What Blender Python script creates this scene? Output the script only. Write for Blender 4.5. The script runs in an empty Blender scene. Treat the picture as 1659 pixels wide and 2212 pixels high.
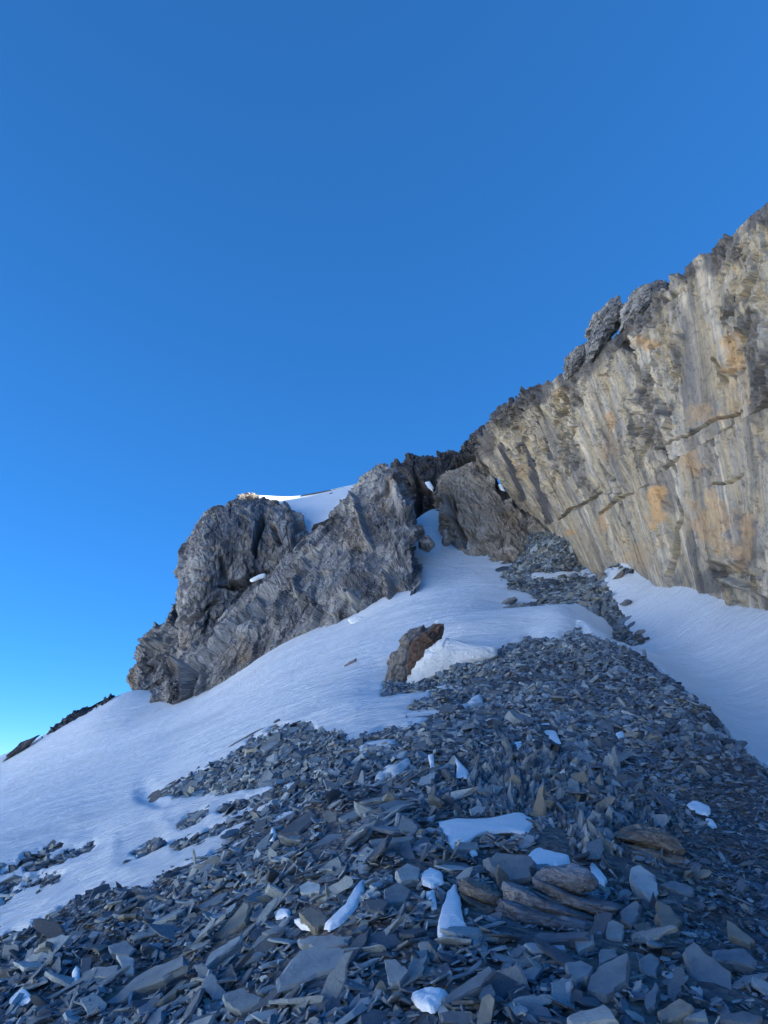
import bpy, math, random
import numpy as np
from mathutils import Vector, Matrix

random.seed(7)
RNG = np.random.default_rng(7)
scene = bpy.context.scene

# ------------------------------------------------------------------ camera
PITCH = math.radians(20.0)
LENS, SENSOR = 26.0, 36.0
W0, H0 = 1659.0, 2212.0                       # measuring frame for the survey points below
F = H0 * LENS / SENSOR
cam_d = bpy.data.cameras.new("camera")
cam_d.sensor_fit = 'VERTICAL'; cam_d.sensor_height = SENSOR; cam_d.lens = LENS
cam_d.clip_start = 0.05; cam_d.clip_end = 20000
cam = bpy.data.objects.new("camera", cam_d)
scene.collection.objects.link(cam)
cam.location = (0, 0, 0)
cam.rotation_euler = (math.radians(90) + PITCH, 0, 0)
scene.camera = cam

# ------------------------------------------------------------------ sky, sun, exposure
SUN_EL, SUN_AZ = math.radians(17.0), math.radians(97.0)    # azimuth clockwise from +Y: the sun stands to the right
world = bpy.data.worlds.new("World"); scene.world = world
world.use_nodes = True
wn, wl = world.node_tree.nodes, world.node_tree.links
bg = wn["Background"]
sky = wn.new("ShaderNodeTexSky"); sky.sky_type = 'NISHITA'; sky.sun_disc = False
sky.sun_elevation = SUN_EL; sky.sun_rotation = SUN_AZ
sky.altitude = 2800; sky.air_density = 0.5; sky.dust_density = 0.0; sky.ozone_density = 6.0
hs = wn.new("ShaderNodeHueSaturation"); hs.inputs["Saturation"].default_value = 1.335; hs.inputs["Hue"].default_value = 0.507
gm = wn.new("ShaderNodeGamma"); gm.inputs[1].default_value = 0.6
wl.new(sky.outputs[0], gm.inputs[0]); wl.new(gm.outputs[0], hs.inputs["Color"]); wl.new(hs.outputs[0], bg.inputs[0])
bg.inputs[1].default_value = 0.105
sun_d = bpy.data.lights.new("sun", 'SUN'); sun_d.energy = 4.5; sun_d.angle = math.radians(0.5)
sun_d.color = (1.0, 0.95, 0.82)
sun = bpy.data.objects.new("sun", sun_d); scene.collection.objects.link(sun)
sdir = Vector((math.sin(SUN_AZ) * math.cos(SUN_EL), math.cos(SUN_AZ) * math.cos(SUN_EL), math.sin(SUN_EL)))
sun.rotation_euler = (-sdir).to_track_quat('-Z', 'Y').to_euler()
vs = scene.view_settings
vs.view_transform = 'Standard'; vs.look = 'None'; vs.exposure = 2.42; vs.gamma = 1.0
vs.use_curve_mapping = False
scene.cycles.max_bounces = 5; scene.cycles.diffuse_bounces = 2

# ------------------------------------------------------------------ survey helpers (frame point + distance -> place in the world)
CP, SP = math.cos(PITCH), math.sin(PITCH)
def at(px, py, Y):
    px = np.asarray(px, float); py = np.asarray(py, float); Y = np.asarray(Y, float)
    a = (px - W0 / 2) / F; b = (H0 / 2 - py) / F
    dy = CP - b * SP; dz = SP + b * CP
    return np.stack([a / dy * Y, Y + 0 * a, dz / dy * Y], -1)
def proj(P):
    P = np.asarray(P, float)
    d = np.maximum(P[..., 1] * CP + P[..., 2] * SP, 1e-3)
    u = -P[..., 1] * SP + P[..., 2] * CP
    return W0 / 2 + F * P[..., 0] / d, H0 / 2 - F * u / d, d

# ------------------------------------------------------------------ noise
def _h(ix, iy, iz, seed):
    with np.errstate(over='ignore'):
        h = (ix.astype(np.uint32) * np.uint32(374761393) + iy.astype(np.uint32) * np.uint32(668265263)
             + iz.astype(np.uint32) * np.uint32(2147483647 - 1274126177) + np.uint32((seed * 1442695041) & 0xffffffff))
        h = (h ^ (h >> np.uint32(13))) * np.uint32(1274126177)
        h = (h ^ (h >> np.uint32(16))) * np.uint32(2246822519)
        h = h ^ (h >> np.uint32(15))
    return h.astype(np.float64) / 4294967295.0
def vnoise(P, seed=0):
    f = np.floor(P); t = P - f; i = f.astype(np.int64)
    t = t * t * (3 - 2 * t)
    ix, iy, iz = i[..., 0], i[..., 1], i[..., 2]
    tx, ty, tz = t[..., 0], t[..., 1], t[..., 2]
    r = 0
    for dx in (0, 1):
        wx = tx if dx else 1 - tx
        for dy in (0, 1):
            wy = ty if dy else 1 - ty
            for dz in (0, 1):
                wz = tz if dz else 1 - tz
                r = r + wx * wy * wz * _h(ix + dx, iy + dy, iz + dz, seed)
    return r * 2 - 1
def fbm(P, oct=4, seed=0, gain=.5, lac=2.03):
    r, a = 0, 1.0
    for k in range(oct):
        r = r + a * vnoise(P, seed + k * 17)
        P = P * lac + 11.3; a *= gain
    return r
def facet(P, seed=0, tilt=.6, off=.5):
    """broken-block noise: every cell is a randomly tilted plane; returns (height, edge distance)"""
    base = np.round(P).astype(np.int64)
    best = np.full(P.shape[:-1], 1e9); sec = np.full(P.shape[:-1], 1e9)
    hgt = np.zeros(P.shape[:-1])
    for dx in (-1, 0):
        for dy in (-1, 0):
            for dz in (-1, 0):
                ix, iy, iz = base[..., 0] + dx, base[..., 1] + dy, base[..., 2] + dz
                cx = ix + .5 + (.8 * _h(ix, iy, iz, seed) - .4)
                cy = iy + .5 + (.8 * _h(ix, iy, iz, seed + 1) - .4)
                cz = iz + .5 + (.8 * _h(ix, iy, iz, seed + 2) - .4)
                ex, ey, ez = P[..., 0] - cx, P[..., 1] - cy, P[..., 2] - cz
                d = ex * ex + ey * ey + ez * ez
                h = (off * (2 * _h(ix, iy, iz, seed + 3) - 1) + tilt * (ex * (2 * _h(ix, iy, iz, seed + 4) - 1)
                     + ey * (2 * _h(ix, iy, iz, seed + 5) - 1) + ez * (2 * _h(ix, iy, iz, seed + 6) - 1)))
                m = d < best
                sec = np.where(m, best, np.minimum(sec, d))
                hgt = np.where(m, h, hgt); best = np.where(m, d, best)
    return hgt, np.sqrt(sec) - np.sqrt(best)
def sstep(a, b, x):
    t = np.clip((x - a) / (b - a), 0, 1)
    return t * t * (3 - 2 * t)
def poly_sdf(px, py, poly):
    """signed distance to a polygon, positive inside"""
    poly = np.asarray(poly, float)
    d = np.full(px.shape, 1e18); ins = np.zeros(px.shape, bool)
    n = len(poly)
    for k in range(n):
        ax, ay = poly[k]; bx, by = poly[(k + 1) % n]
        ex, ey = bx - ax, by - ay
        t = np.clip(((px - ax) * ex + (py - ay) * ey) / (ex * ex + ey * ey + 1e-9), 0, 1)
        d = np.minimum(d, (px - ax - t * ex) ** 2 + (py - ay - t * ey) ** 2)
        c = (ay > py) != (by > py)
        with np.errstate(divide='ignore', invalid='ignore'):
            xi = (bx - ax) * (py - ay) / (by - ay + 1e-12) + ax
        ins ^= c & (px < xi)
    d = np.sqrt(d)
    return np.where(ins, d, -d)
def line_d(px, py, line):
    """distance to a polyline whose points are (x, y, half width); returns half width - distance"""
    best = np.full(px.shape, -1e9)
    for (ax, ay, ar), (bx, by, br) in zip(line[:-1], line[1:]):
        ex, ey = bx - ax, by - ay
        t = np.clip(((px - ax) * ex + (py - ay) * ey) / (ex * ex + ey * ey + 1e-9), 0, 1)
        d = np.sqrt((px - ax - t * ex) ** 2 + (py - ay - t * ey) ** 2)
        best = np.maximum(best, ar + (br - ar) * t - d)
    return best

# ------------------------------------------------------------------ object helpers
def tag(o, label=None, cat=None, group=None, kind=None):
    if label: o["label"] = label
    if cat: o["category"] = cat
    if group: o["group"] = group
    if kind: o["kind"] = kind
    return o
def mesh_np(name, V, faces, mat, smooth=True, attrs=None):
    """faces: (n,4) or (n,3) array"""
    me = bpy.data.meshes.new(name)
    V = np.ascontiguousarray(V, np.float32); faces = np.ascontiguousarray(faces, np.int32)
    n, k = faces.shape
    me.vertices.add(len(V)); me.vertices.foreach_set("co", V.ravel())
    me.loops.add(n * k); me.loops.foreach_set("vertex_index", faces.ravel())
    me.polygons.add(n)
    me.polygons.foreach_set("loop_start", np.arange(0, n * k, k, dtype=np.int32))
    me.polygons.foreach_set("use_smooth", np.full(n, smooth))
    for an, (typ, data) in (attrs or {}).items():
        a = me.attributes.new(an, typ, 'POINT')
        data = np.ascontiguousarray(data, np.float32)
        a.data.foreach_set("vector" if typ == 'FLOAT_VECTOR' else "value", data.ravel())
    me.update(); me.validate()
    if mat: me.materials.append(mat)
    return me
def link(name, me, parent=None):
    o = bpy.data.objects.new(name, me); scene.collection.objects.link(o)
    if parent: o.parent = parent
    return o
def grid_faces(nr, nc):
    i = np.arange(nr - 1)[:, None] * nc + np.arange(nc - 1)[None, :]
    return np.stack([i, i + 1, i + nc + 1, i + nc], -1).reshape(-1, 4)

# ------------------------------------------------------------------ materials
def new_mat(name):
    m = bpy.data.materials.new(name); m.use_nodes = True
    nt = m.node_tree; b = nt.nodes["Principled BSDF"]
    return m, nt, nt.nodes, nt.links, b
def ramp(n, stops):
    r = n.new("ShaderNodeValToRGB"); e = r.color_ramp.elements
    while len(e) < len(stops): e.new(0.5)
    for k, (p, c) in enumerate(stops):
        e[k].position = p; e[k].color = (*c, 1) if len(c) == 3 else c
    return r
def noise(n, l, vec, scale, detail=4, rough=.55, dist=0.0):
    x = n.new("ShaderNodeTexNoise"); x.inputs["Scale"].default_value = scale
    x.inputs["Detail"].default_value = detail; x.inputs["Roughness"].default_value = rough
    x.inputs["Distortion"].default_value = dist
    if vec is not None: l.new(vec, x.inputs["Vector"])
    return x
def mix(n, l, fac, a, b, mode='MIX'):
    m = n.new("ShaderNodeMix"); m.data_type = 'RGBA'; m.blend_type = mode
    for sock, v in ((m.inputs[0], fac), (m.inputs[6], a), (m.inputs[7], b)):
        if hasattr(v, "links") or isinstance(v, bpy.types.NodeSocket): l.new(v, sock)
        elif isinstance(v, (int, float)): sock.default_value = v
        else: sock.default_value = (*v, 1)
    return m.outputs[2]
def vmath(n, l, vec, scale):
    m = n.new("ShaderNodeMapping"); l.new(vec, m.inputs["Vector"])
    m.inputs["Scale"].default_value = scale
    return m.outputs[0]
def attr(n, name):
    a = n.new("ShaderNodeAttribute"); a.attribute_name = name
    return a
def bump(n, l, b, h, strength, dist, prev=None):
    u = n.new("ShaderNodeBump"); u.inputs["Strength"].default_value = strength
    u.inputs["Distance"].default_value = dist
    l.new(h, u.inputs["Height"])
    if prev is not None: l.new(prev, u.inputs["Normal"])
    l.new(u.outputs[0], b.inputs["Normal"])
    return u.outputs[0]

def rock_material(name, stops, stretch=(1, 1, 1), scale=1.0, vein=None, stain_shade_c=(.03, .033, .04), warm=(.32, .2, .1), warm_lo=.6, bumpd=.08, crack=1.3, streak=False):
    """bedded rock: colour follows the bedding direction stored in the 'flow' attribute; 'stain' darkens water streaks and paints in the shade of recesses"""
    m, nt, n, l, b = new_mat(name)
    fl = attr(n, "flow").outputs["Vector"]
    v = vmath(n, l, fl, stretch)
    n1 = noise(n, l, v, .9 * scale, 8, .62, .6)
    r1 = ramp(n, stops); l.new(n1.outputs[0], r1.inputs[0])
    n2 = noise(n, l, fl, .35 * scale, 5, .6)
    r2 = ramp(n, [(warm_lo, (0, 0, 0)), (warm_lo + .16, (1, 1, 1))]); l.new(n2.outputs[0], r2.inputs[0])
    n3 = noise(n, l, v, 6 * scale, 8, .7, .3)
    r3 = ramp(n, [(.32, (.78,) * 3), (.52, (1, 1, 1)), (.75, (1.14,) * 3)] if streak else [(.32, (.55, .55, .55)), (.52, (1, 1, 1)), (.75, (1.3, 1.3, 1.3))]); l.new(n3.outputs[0], r3.inputs[0])
    wf = n.new("ShaderNodeMath"); wf.operation = 'MULTIPLY'; wf.inputs[1].default_value = .65
    l.new(r2.outputs[0], wf.inputs[0])
    c = mix(n, l, wf.outputs[0], r1.outputs[0], warm)
    st = attr(n, "stain_shade").outputs["Fac"]
    c = mix(n, l, st, c, stain_shade_c)
    wm = attr(n, "warmth").outputs["Fac"]
    c = mix(n, l, wm, c, warm)
    if vein:
        n4 = noise(n, l, v, 2.3 * scale, 3, .6, 1.5)
        r4 = ramp(n, [(.485, (0, 0, 0)), (.5, (.55, .55, .55)), (.515, (0, 0, 0))]); l.new(n4.outputs[0], r4.inputs[0])
        c = mix(n, l, r4.outputs[0], c, vein)
    if streak:                                              # thin mineral streaks down the face
        ns = noise(n, l, vmath(n, l, fl, (2.0, .085, 1)), 1.0, 7, .66, .35)
        rs_ = ramp(n, [(.3, (.50, .51, .54)), (.45, (.95, .93, .9)), (.55, (1.05, 1.03, 1.0)), (.7, (1.45, 1.36, 1.2))]); l.new(ns.outputs[0], rs_.inputs[0])
        nb = noise(n, l, fl, .28, 3, .5); rb = ramp(n, [(.42, (.25, .25, .25)), (.58, (.95, .95, .95))]); l.new(nb.outputs[0], rb.inputs[0])
        c = mix(n, l, rb.outputs[0], c, mix(n, l, 1.0, c, rs_.outputs[0], 'MULTIPLY'))
        nm_ = noise(n, l, fl, 2.6, 8, .72, .4); rm = ramp(n, [(.33, (.42, .42, .43)), (.46, (.95, .95, .95)), (.6, (1.12, 1.1, 1.05))]); l.new(nm_.outputs[0], rm.inputs[0])
        c = mix(n, l, .9, c, rm.outputs[0], 'MULTIPLY')
    c = mix(n, l, 1.0, c, r3.outputs[0], 'MULTIPLY')
    l.new(c, b.inputs["Base Color"])
    b.inputs["Roughness"].default_value = .85; b.inputs["Specular IOR Level"].default_value = .25
    wv = n.new("ShaderNodeVectorMath"); wv.operation = 'MULTIPLY_ADD'
    nd = noise(n, l, fl, 2.0 * scale, 4, .6); l.new(nd.outputs[1], wv.inputs[0]); wv.inputs[1].default_value = (.55, .55, .55); l.new(v, wv.inputs[2])
    vo = n.new("ShaderNodeTexVoronoi"); vo.feature = 'DISTANCE_TO_EDGE'; vo.inputs["Scale"].default_value = crack * scale
    l.new(wv.outputs[0], vo.inputs["Vector"])
    rv = ramp(n, [(0, (0, 0, 0)), (.045, (1, 1, 1))]); l.new(vo.outputs["Distance"], rv.inputs[0])
    pc = bump(n, l, b, rv.outputs[0], .8, bumpd * 1.6)
    p = bump(n, l, b, n3.outputs[0], .9, bumpd, pc)
    n5 = noise(n, l, fl, 22 * scale, 5, .7)
    bump(n, l, b, n5.outputs[0], .6, bumpd * .3, p)
    return m

def stone_material(name, per_object, tone=None):
    m, nt, n, l, b = new_mat(name)
    tc = n.new("ShaderNodeTexCoord")
    if per_object:
        rnd = n.new("ShaderNodeObjectInfo").outputs["Random"]; co = tc.outputs["Object"]
        geo = None
    else:
        rnd = attr(n, "tint").outputs["Fac"]; co = tc.outputs["Object"]
    r1 = ramp(n, [(0, (.06, .07, .085)), (.3, (.14, .155, .18)), (.55, (.25, .27, .295)), (.75, (.38, .395, .41)), (.84, (.25, .225, .195)),
                  (.94, (.33, .28, .22)), (1, (.48, .48, .48))])
    l.new(rnd, r1.inputs[0])
    if tone:
        for e, k in zip(r1.color_ramp.elements, (.82, .9, .96, 1.04, 1.1, 1.18)): e.color = (tone[0] * k, tone[1] * k, tone[2] * k, 1)
    n1 = noise(n, l, co, 9, 6, .6)
    r2 = ramp(n, [(.3, (.68, .69, .72)), (.5, (1, 1, 1)), (.72, (1.28, 1.22, 1.12))]); l.new(n1.outputs[0], r2.inputs[0])
    c = mix(n, l, 1.0, r1.outputs[0], r2.outputs[0], 'MULTIPLY')
    n3 = noise(n, l, co, 3.1, 4, .6)
    r3 = ramp(n, [(.62, (0, 0, 0)), (.78, (.35, .35, .35))]); l.new(n3.outputs[0], r3.inputs[0])
    c = mix(n, l, r3.outputs[0], c, (.26, .22, .17))
    c = mix(n, l, 1.0, c, (.84, 1.0, 1.08), 'MULTIPLY')
    l.new(c, b.inputs["Base Color"])
    b.inputs["Roughness"].default_value = .7; b.inputs["Specular IOR Level"].default_value = .35
    n2 = noise(n, l, co, 38, 6, .7)
    bump(n, l, b, n2.outputs[0], .55, .012)
    return m

def snow_material(name="snow", bk=1.0):
    m, nt, n, l, b = new_mat(name)
    tc = n.new("ShaderNodeTexCoord"); co = tc.outputs["Object"]
    b.inputs["Base Color"].default_value = (.83, .85, .88, 1)
    b.inputs["Roughness"].default_value = .62; b.inputs["Specular IOR Level"].default_value = .25
    mp = n.new("ShaderNodeMapping"); l.new(co, mp.inputs[0]); mp.inputs["Rotation"].default_value = (0, 0, .35); mp.inputs["Scale"].default_value = (.6, 2.2, 1)
    n1 = noise(n, l, mp.outputs[0], 2.4, 9, .68, .5)
    p = bump(n, l, b, n1.outputs[0], .9, .14 * bk)
    n4 = noise(n, l, mp.outputs[0], 9, 4, .5, .3)
    r4 = ramp(n, [(.55, (0, 0, 0)), (.66, (1, 1, 1))]); l.new(n4.outputs[0], r4.inputs[0])
    p = bump(n, l, b, r4.outputs[0], .5, .03 * bk, p)
    n2 = noise(n, l, co, 30, 6, .65)
    bump(n, l, b, n2.outputs[0], .5, .012, p)
    # scattered dust: patches where grit lies in the snow
    n3 = noise(n, l, co, .22, 4, .6)
    r3 = ramp(n, [(.45, (.87, .93, .96)), (.7, (.80, .845, .865))]); l.new(n3.outputs[0], r3.inputs[0])
    l.new(r3.outputs[0], b.inputs["Base Color"])
    return m
M_SNOW = snow_material()
M_SNOW_NEAR = snow_material("snow_close", .12)
TONES = {"dark slate": (.11, .12, .14), "blue-grey": (.23, .25, .27), "mid-grey": (.30, .31, .31), "pale grey": (.42, .425, .42), "brownish": (.26, .225, .185)}
M_TONE = {k: stone_material("shale_" + k.replace(" ", "_"), True, v) for k, v in TONES.items()}
M_STONE_O = M_TONE["blue-grey"]
M_STONE_S = stone_material("shale_scree", False)
GREY = [(.28, (.08, .085, .095)), (.42, (.18, .185, .2)), (.55, (.27, .275, .28)), (.7, (.42, .42, .41))]
TAN = [(.3, (.11, .105, .095)), (.39, (.24, .23, .20)), (.46, (.41, .345, .235)), (.52, (.28, .28, .265)), (.6, (.53, .465, .355)), (.7, (.36, .36, .34))]
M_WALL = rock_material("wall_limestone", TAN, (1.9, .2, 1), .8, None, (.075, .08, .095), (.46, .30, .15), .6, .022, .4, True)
M_BUTT = rock_material("buttress_limestone", GREY, (1.5, .6, 1), .9, (.5, .52, .55), (.03, .033, .04), (.27, .2, .13), .6, .1)
M_CRAG = rock_material("crag_limestone", [(.28, (.10, .095, .09)), (.42, (.25, .22, .185)), (.55, (.34, .31, .265)), (.7, (.45, .42, .38))],
                       (1.3, .4, 1), .8, (.5, .5, .5), (.03, .03, .035), (.33, .22, .12), .55, .09)
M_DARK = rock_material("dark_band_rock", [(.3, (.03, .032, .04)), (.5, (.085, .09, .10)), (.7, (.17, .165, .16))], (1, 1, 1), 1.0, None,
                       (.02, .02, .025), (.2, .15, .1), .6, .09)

# ------------------------------------------------------------------ the ground's shape: a surface through surveyed points
CTRL = [(830,2212,3.15),(0,2212,5.0),(400,2212,4.0),(1250,2212,3.0),(1659,2212,3.1),
 (830,2000,4.2),(1659,2000,4.5),(1250,2000,4.2),(400,2000,5.8),(0,2030,9.0),
 (830,1850,5.4),(1250,1850,5.4),(1659,1850,6.1),(400,1850,8.5),(0,1900,13),
 (830,1700,7.8),(1250,1700,7.7),(1659,1720,8.0),(1640,1668,9.3),(500,1700,12.5),(300,1720,18),(0,1760,26),(150,1645,40),(0,1641,56),(0,1672,47),(-250,1765,56),(-250,1830,40),(130,1596,47),(-250,1900,20),
 (830,1600,10.8),(1250,1600,10.3),(1480,1600,10.6),(600,1600,15),(350,1600,29),
 (830,1500,17.5),(1250,1500,14.0),(1400,1500,14.0),(1520,1535,12.8),(600,1480,27),(330,1527,46),(450,1500,42),(430,1560,31),
 (1250,1430,17.2),(1100,1430,18.2),(1000,1425,20),(1150,1378,21.3),(1260,1362,21.5),(1345,1398,19.2),(1440,1465,16.2),(900,1475,19),
 (1100,1345,24.5),(1250,1338,25),(970,1362,24),(1050,1310,29),
 (890,1290,36),(750,1345,38),(600,1400,41),(280,1497,53),(130,1577,55),
 (1110,1210,42),(1000,1180,46),(930,1105,54),(950,1230,42),(1050,1255,36.5),(900,1220,43),
 (1130,1130,47),(1200,1150,43),(1250,1240,36.5),(1200,1290,31),(1335,1385,25),(1120,1325,28),
 (1700,1335,19.3),(1560,1300,22.5),(1480,1275,25),(1400,1250,28),(1320,1225,32.5),(1240,1180,38),
 (1500,1400,21),(1659,1450,17.2),(1659,1560,14.6),(1520,1490,17.6),(1400,1400,22.8),(1640,1628,13.0)]
CW = [(-12,9,-6.2),(-8,0,-5.2),(-3,0,-2.9),(0,0,-1.55),(4,0,-1.9),(10.5,0,-1.6),(10.5,6,-.2),(13,14,2.5),(10.5,30,8.8),
      (-30,25,-8),(-50,50,-14),(-50,75,-12),(-28,72,-5),(-20,78,-3),(-8,60,8),(0,70,14),(8,70,18),(14,40,10)]
C0 = 3.0
_cp = np.array([at(*c) for c in CTRL] + [np.array(c, float) for c in CW])
def _dom(x, y):
    yy = np.maximum(y, 0) + C0
    return np.stack([2.2 * x / yy, np.log(yy)], -1)
_D = _dom(_cp[:, 0], _cp[:, 1]); _v = (_cp[:, 2] + 1.5) / (np.maximum(_cp[:, 1], 0) + C0)
def _U(r2): return .5 * r2 * np.log(r2 + 1e-12)
_n = len(_D)
_K = _U(((_D[:, None] - _D[None]) ** 2).sum(-1)) + np.eye(_n) * 6e-5
_A = np.zeros((_n + 3, _n + 3)); _A[:_n, :_n] = _K; _A[:_n, _n] = 1; _A[:_n, _n + 1:] = _D; _A[_n:, :_n] = _A[:_n, _n:].T
_w = np.linalg.solve(_A, np.concatenate([_v, np.zeros(3)]))
def T0(x, y):
    x = np.asarray(x, float); y = np.asarray(y, float); shp = np.broadcast(x, y).shape
    x = np.broadcast_to(x, shp).ravel(); y = np.broadcast_to(y, shp).ravel()
    q = _dom(x, y); out = np.zeros(len(x))
    for s in range(0, len(x), 60000):
        qq = q[s:s + 60000]
        r2 = (qq[:, 0:1] - _D[None, :, 0]) ** 2 + (qq[:, 1:2] - _D[None, :, 1]) ** 2
        out[s:s + 60000] = _U(r2) @ _w[:_n] + _w[_n] + qq @ _w[_n + 1:]
    z = out * (np.maximum(y, 0) + C0) - 1.5
    z = z + .25 * np.minimum(y, 0)
    return z.reshape(shp)
def T(x, y):
    x = np.asarray(x, float); y = np.asarray(y, float)
    P = np.stack([x, y, 0 * x], -1)
    return T0(x, y) + .05 * fbm(P * 1.1, 3, 5) * sstep(0, 8, y) * 1.5 + .035 * fbm(P * 3.0, 2, 9) * (y < 25)

# which ground is scree, which is snow (frame positions, then stored on the ground itself)
SPUR = [(-400,2300),(-60,2070),(0,2035),(60,2003),(112,1975),(149,1952),(212,1925),(274,1929),(334,1912),(364,1889),(400,1880),(440,1859),(463,1839),(500,1815),
 (560,1760),(549,1704),(430,1720),(397,1730),(372,1722),(347,1720),(380,1697),(433,1671),(463,1654),(500,1628),(541,1605),(585,1578),(625,1572),(669,1567),(687,1583),
 (730,1586),(749,1605),(781,1601),(821,1579),(880,1568),(930,1554),(975,1540),(964,1534),(890,1537),(900,1522),(916,1514),(940,1500),(963,1490),(900,1500),(833,1497),(833,1481),
 (888,1463),(969,1431),(1050,1406),(1145,1377),(1196,1380),(1251,1356),(1277,1375),(1327,1390),(1372,1411),(1438,1446),(1478,1496),(1518,1527),
 (1544,1553),(1579,1572),(1614,1594),(1622,1627),(1659,1661),(1750,1760),(2000,2400),(-400,2400)]
UPPER = [(1085,1247),(1120,1209),(1105,1180),(1125,1124),(1206,1130),(1277,1180),(1367,1237),(1337,1229),(1292,1217),(1241,1237),(1297,1252),
 (1327,1293),(1337,1315),(1357,1360),(1372,1391),(1327,1383),(1292,1357),(1256,1337),(1176,1332),(1090,1338),(1085,1322),(1110,1310),(1176,1300),
 (1135,1275),(1100,1270),(1115,1250)]
SNOW_STRIPS = [[(494,1735,7),(560,1712,7),(640,1692,8),(705,1674,6)],[(494,1797,6),(550,1760,7),(600,1724,7)],[(494,1832,5),(574,1792,5)],
 [(590,1775,5),(635,1752,6)],[(640,1745,6),(683,1719,5)],[(380,1812,10),(440,1790,8),(494,1768,7)],
 [(380,1760,8),(440,1745,7),(500,1725,7)],[(330,1800,10),(400,1775,8)],
 [(820,1509,7),(900,1497,6),(964,1483,5)],[(964,1545,5),(1035,1512,7)],[(780,1612,8),(850,1600,7)],[(815,1668,5),(860,1652,7),(880,1640,5)],
 [(1090,1308,6),(1150,1300,7),(1215,1318,7)],[(1150,1243,5),(1205,1243,5),(1245,1236,6)],
 [(400,1882,6),(470,1850,7),(520,1822,5)],[(590,1885,5),(640,1865,5)]]
SCREE_STRIPS = [[(0,1890,9),(60,1860,10),(129,1829,7)],[(20,1932,6),(75,1905,9),(125,1893,7)],[(60,1880,8),(120,1865,9),(199,1828,6)],
 [(0,1922,6),(45,1903,7)],[(0,1957,7),(22,1940,5)],[(288,1846,5),(320,1838,7),(341,1822,7)],[(385,1829,5),(430,1814,5),(496,1780,6),(549,1757,6)],
 [(400,1783,9),(430,1765,8)],[(480,1750,5),(526,1737,6)],[(830,1500,7),(880,1492,8),(930,1480,8)]]
CREST = np.array([(1150,21.6),(1260,21.9),(1345,19.8),(1440,16.9),(1520,13.6),(1620,10.6),(1659,9.7),(1750,8.2),(2000,6.0)])
def snowness(P, nz=True):
    """> 0: snow, < 0: scree, in frame units scaled for distance"""
    px, py, d = proj(P)
    Y = P[..., 1]
    f = -poly_sdf(px, py, SPUR)
    yc = np.interp(px, CREST[:, 0], CREST[:, 1])
    beyond = (px > 1120) & (Y > yc)
    f = np.where(beyond, 30.0, f)
    for s in SNOW_STRIPS[:12] + SNOW_STRIPS[14:]: f = np.where(beyond, f, np.maximum(f, line_d(px, py, s)))
    u = -poly_sdf(px, py, UPPER)
    for s in SNOW_STRIPS[12:14]: u = np.maximum(u, line_d(px, py, s))
    far = Y > 22.5
    f = np.where(far, np.minimum(np.where(beyond, 30.0, f), u), f)
    for s in SCREE_STRIPS: f = np.where(Y < 24, np.minimum(f, -line_d(px, py, s)), f)
    f = np.where(Y < 2.0, -30.0, f)
    if nz:
        f = f + 4.6 * fbm(np.stack([px, py * 1.8, 0 * px], -1) * .035, 5, 31, .62)
    return f

def polar_grid(us, ws):
    u, w = np.meshgrid(us, ws)
    y = np.exp(w) - C0
    x = u * (y + C0)
    return x, y
us = np.concatenate([np.linspace(-1.9, -.62, 26)[:-1], np.linspace(-.62, .62, 400), np.linspace(.62, 1.3, 14)[1:]])
ws = np.concatenate([np.linspace(math.log(C0), math.log(5.0), 16)[:-1], np.linspace(math.log(5.0), math.log(70 + C0), 480), np.linspace(math.log(73.5), math.log(110), 8)])
gx, gy = polar_grid(us, ws)
gz0 = T0(gx, gy)
gP = np.stack([gx, gy, gz0], -1)
fs = snowness(gP)
flat = np.stack([gx, gy, 0 * gx], -1)
# wind-packed snow: long low ripples, soft drifts
sast = (.026 * fbm(flat @ np.array([[.94, .34, 0], [-.34, .94, 0], [0, 0, 1]]) * np.array([.8, 3.4, 1]) + 3, 5, 51, .62) + .04 * fbm(flat * .5, 2, 55)) * sstep(4, 14, gy)
px_, py_, _d = proj(gP)
# the drift behind the big boulder and above the spur, and the scoured hollow at the toe of the scree
lip = line_d(px_, py_, [(955,1385,22),(1050,1368,20),(1150,1352,16),(1245,1340,12),(1310,1362,10)])
drift = .5 * sstep(-14, 12, lip) * (gy > 20.5)
hollow = -.10 * sstep(-22, 16, line_d(px_, py_, [(318,1722,16),(335,1732,14)]))
thick = .065 * sstep(-3.0, 5.0, fs) * np.clip(gy / 9, .45, 1.6) + .05 * sstep(4, 70, fs)
gz_snow = gz0 + thick - .05 - .10 * sstep(-1, -9, fs) + sast + drift + hollow
# snow_field
V = np.stack([gx, gy, gz_snow], -1).reshape(-1, 3)
gf = grid_faces(*gx.shape)
keep = (fs.reshape(-1)[gf] > -22).any(1)
me = mesh_np("snow_field", V, gf[keep], M_SNOW)
snow_field = tag(link("snow_field", me), kind="structure")

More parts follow.
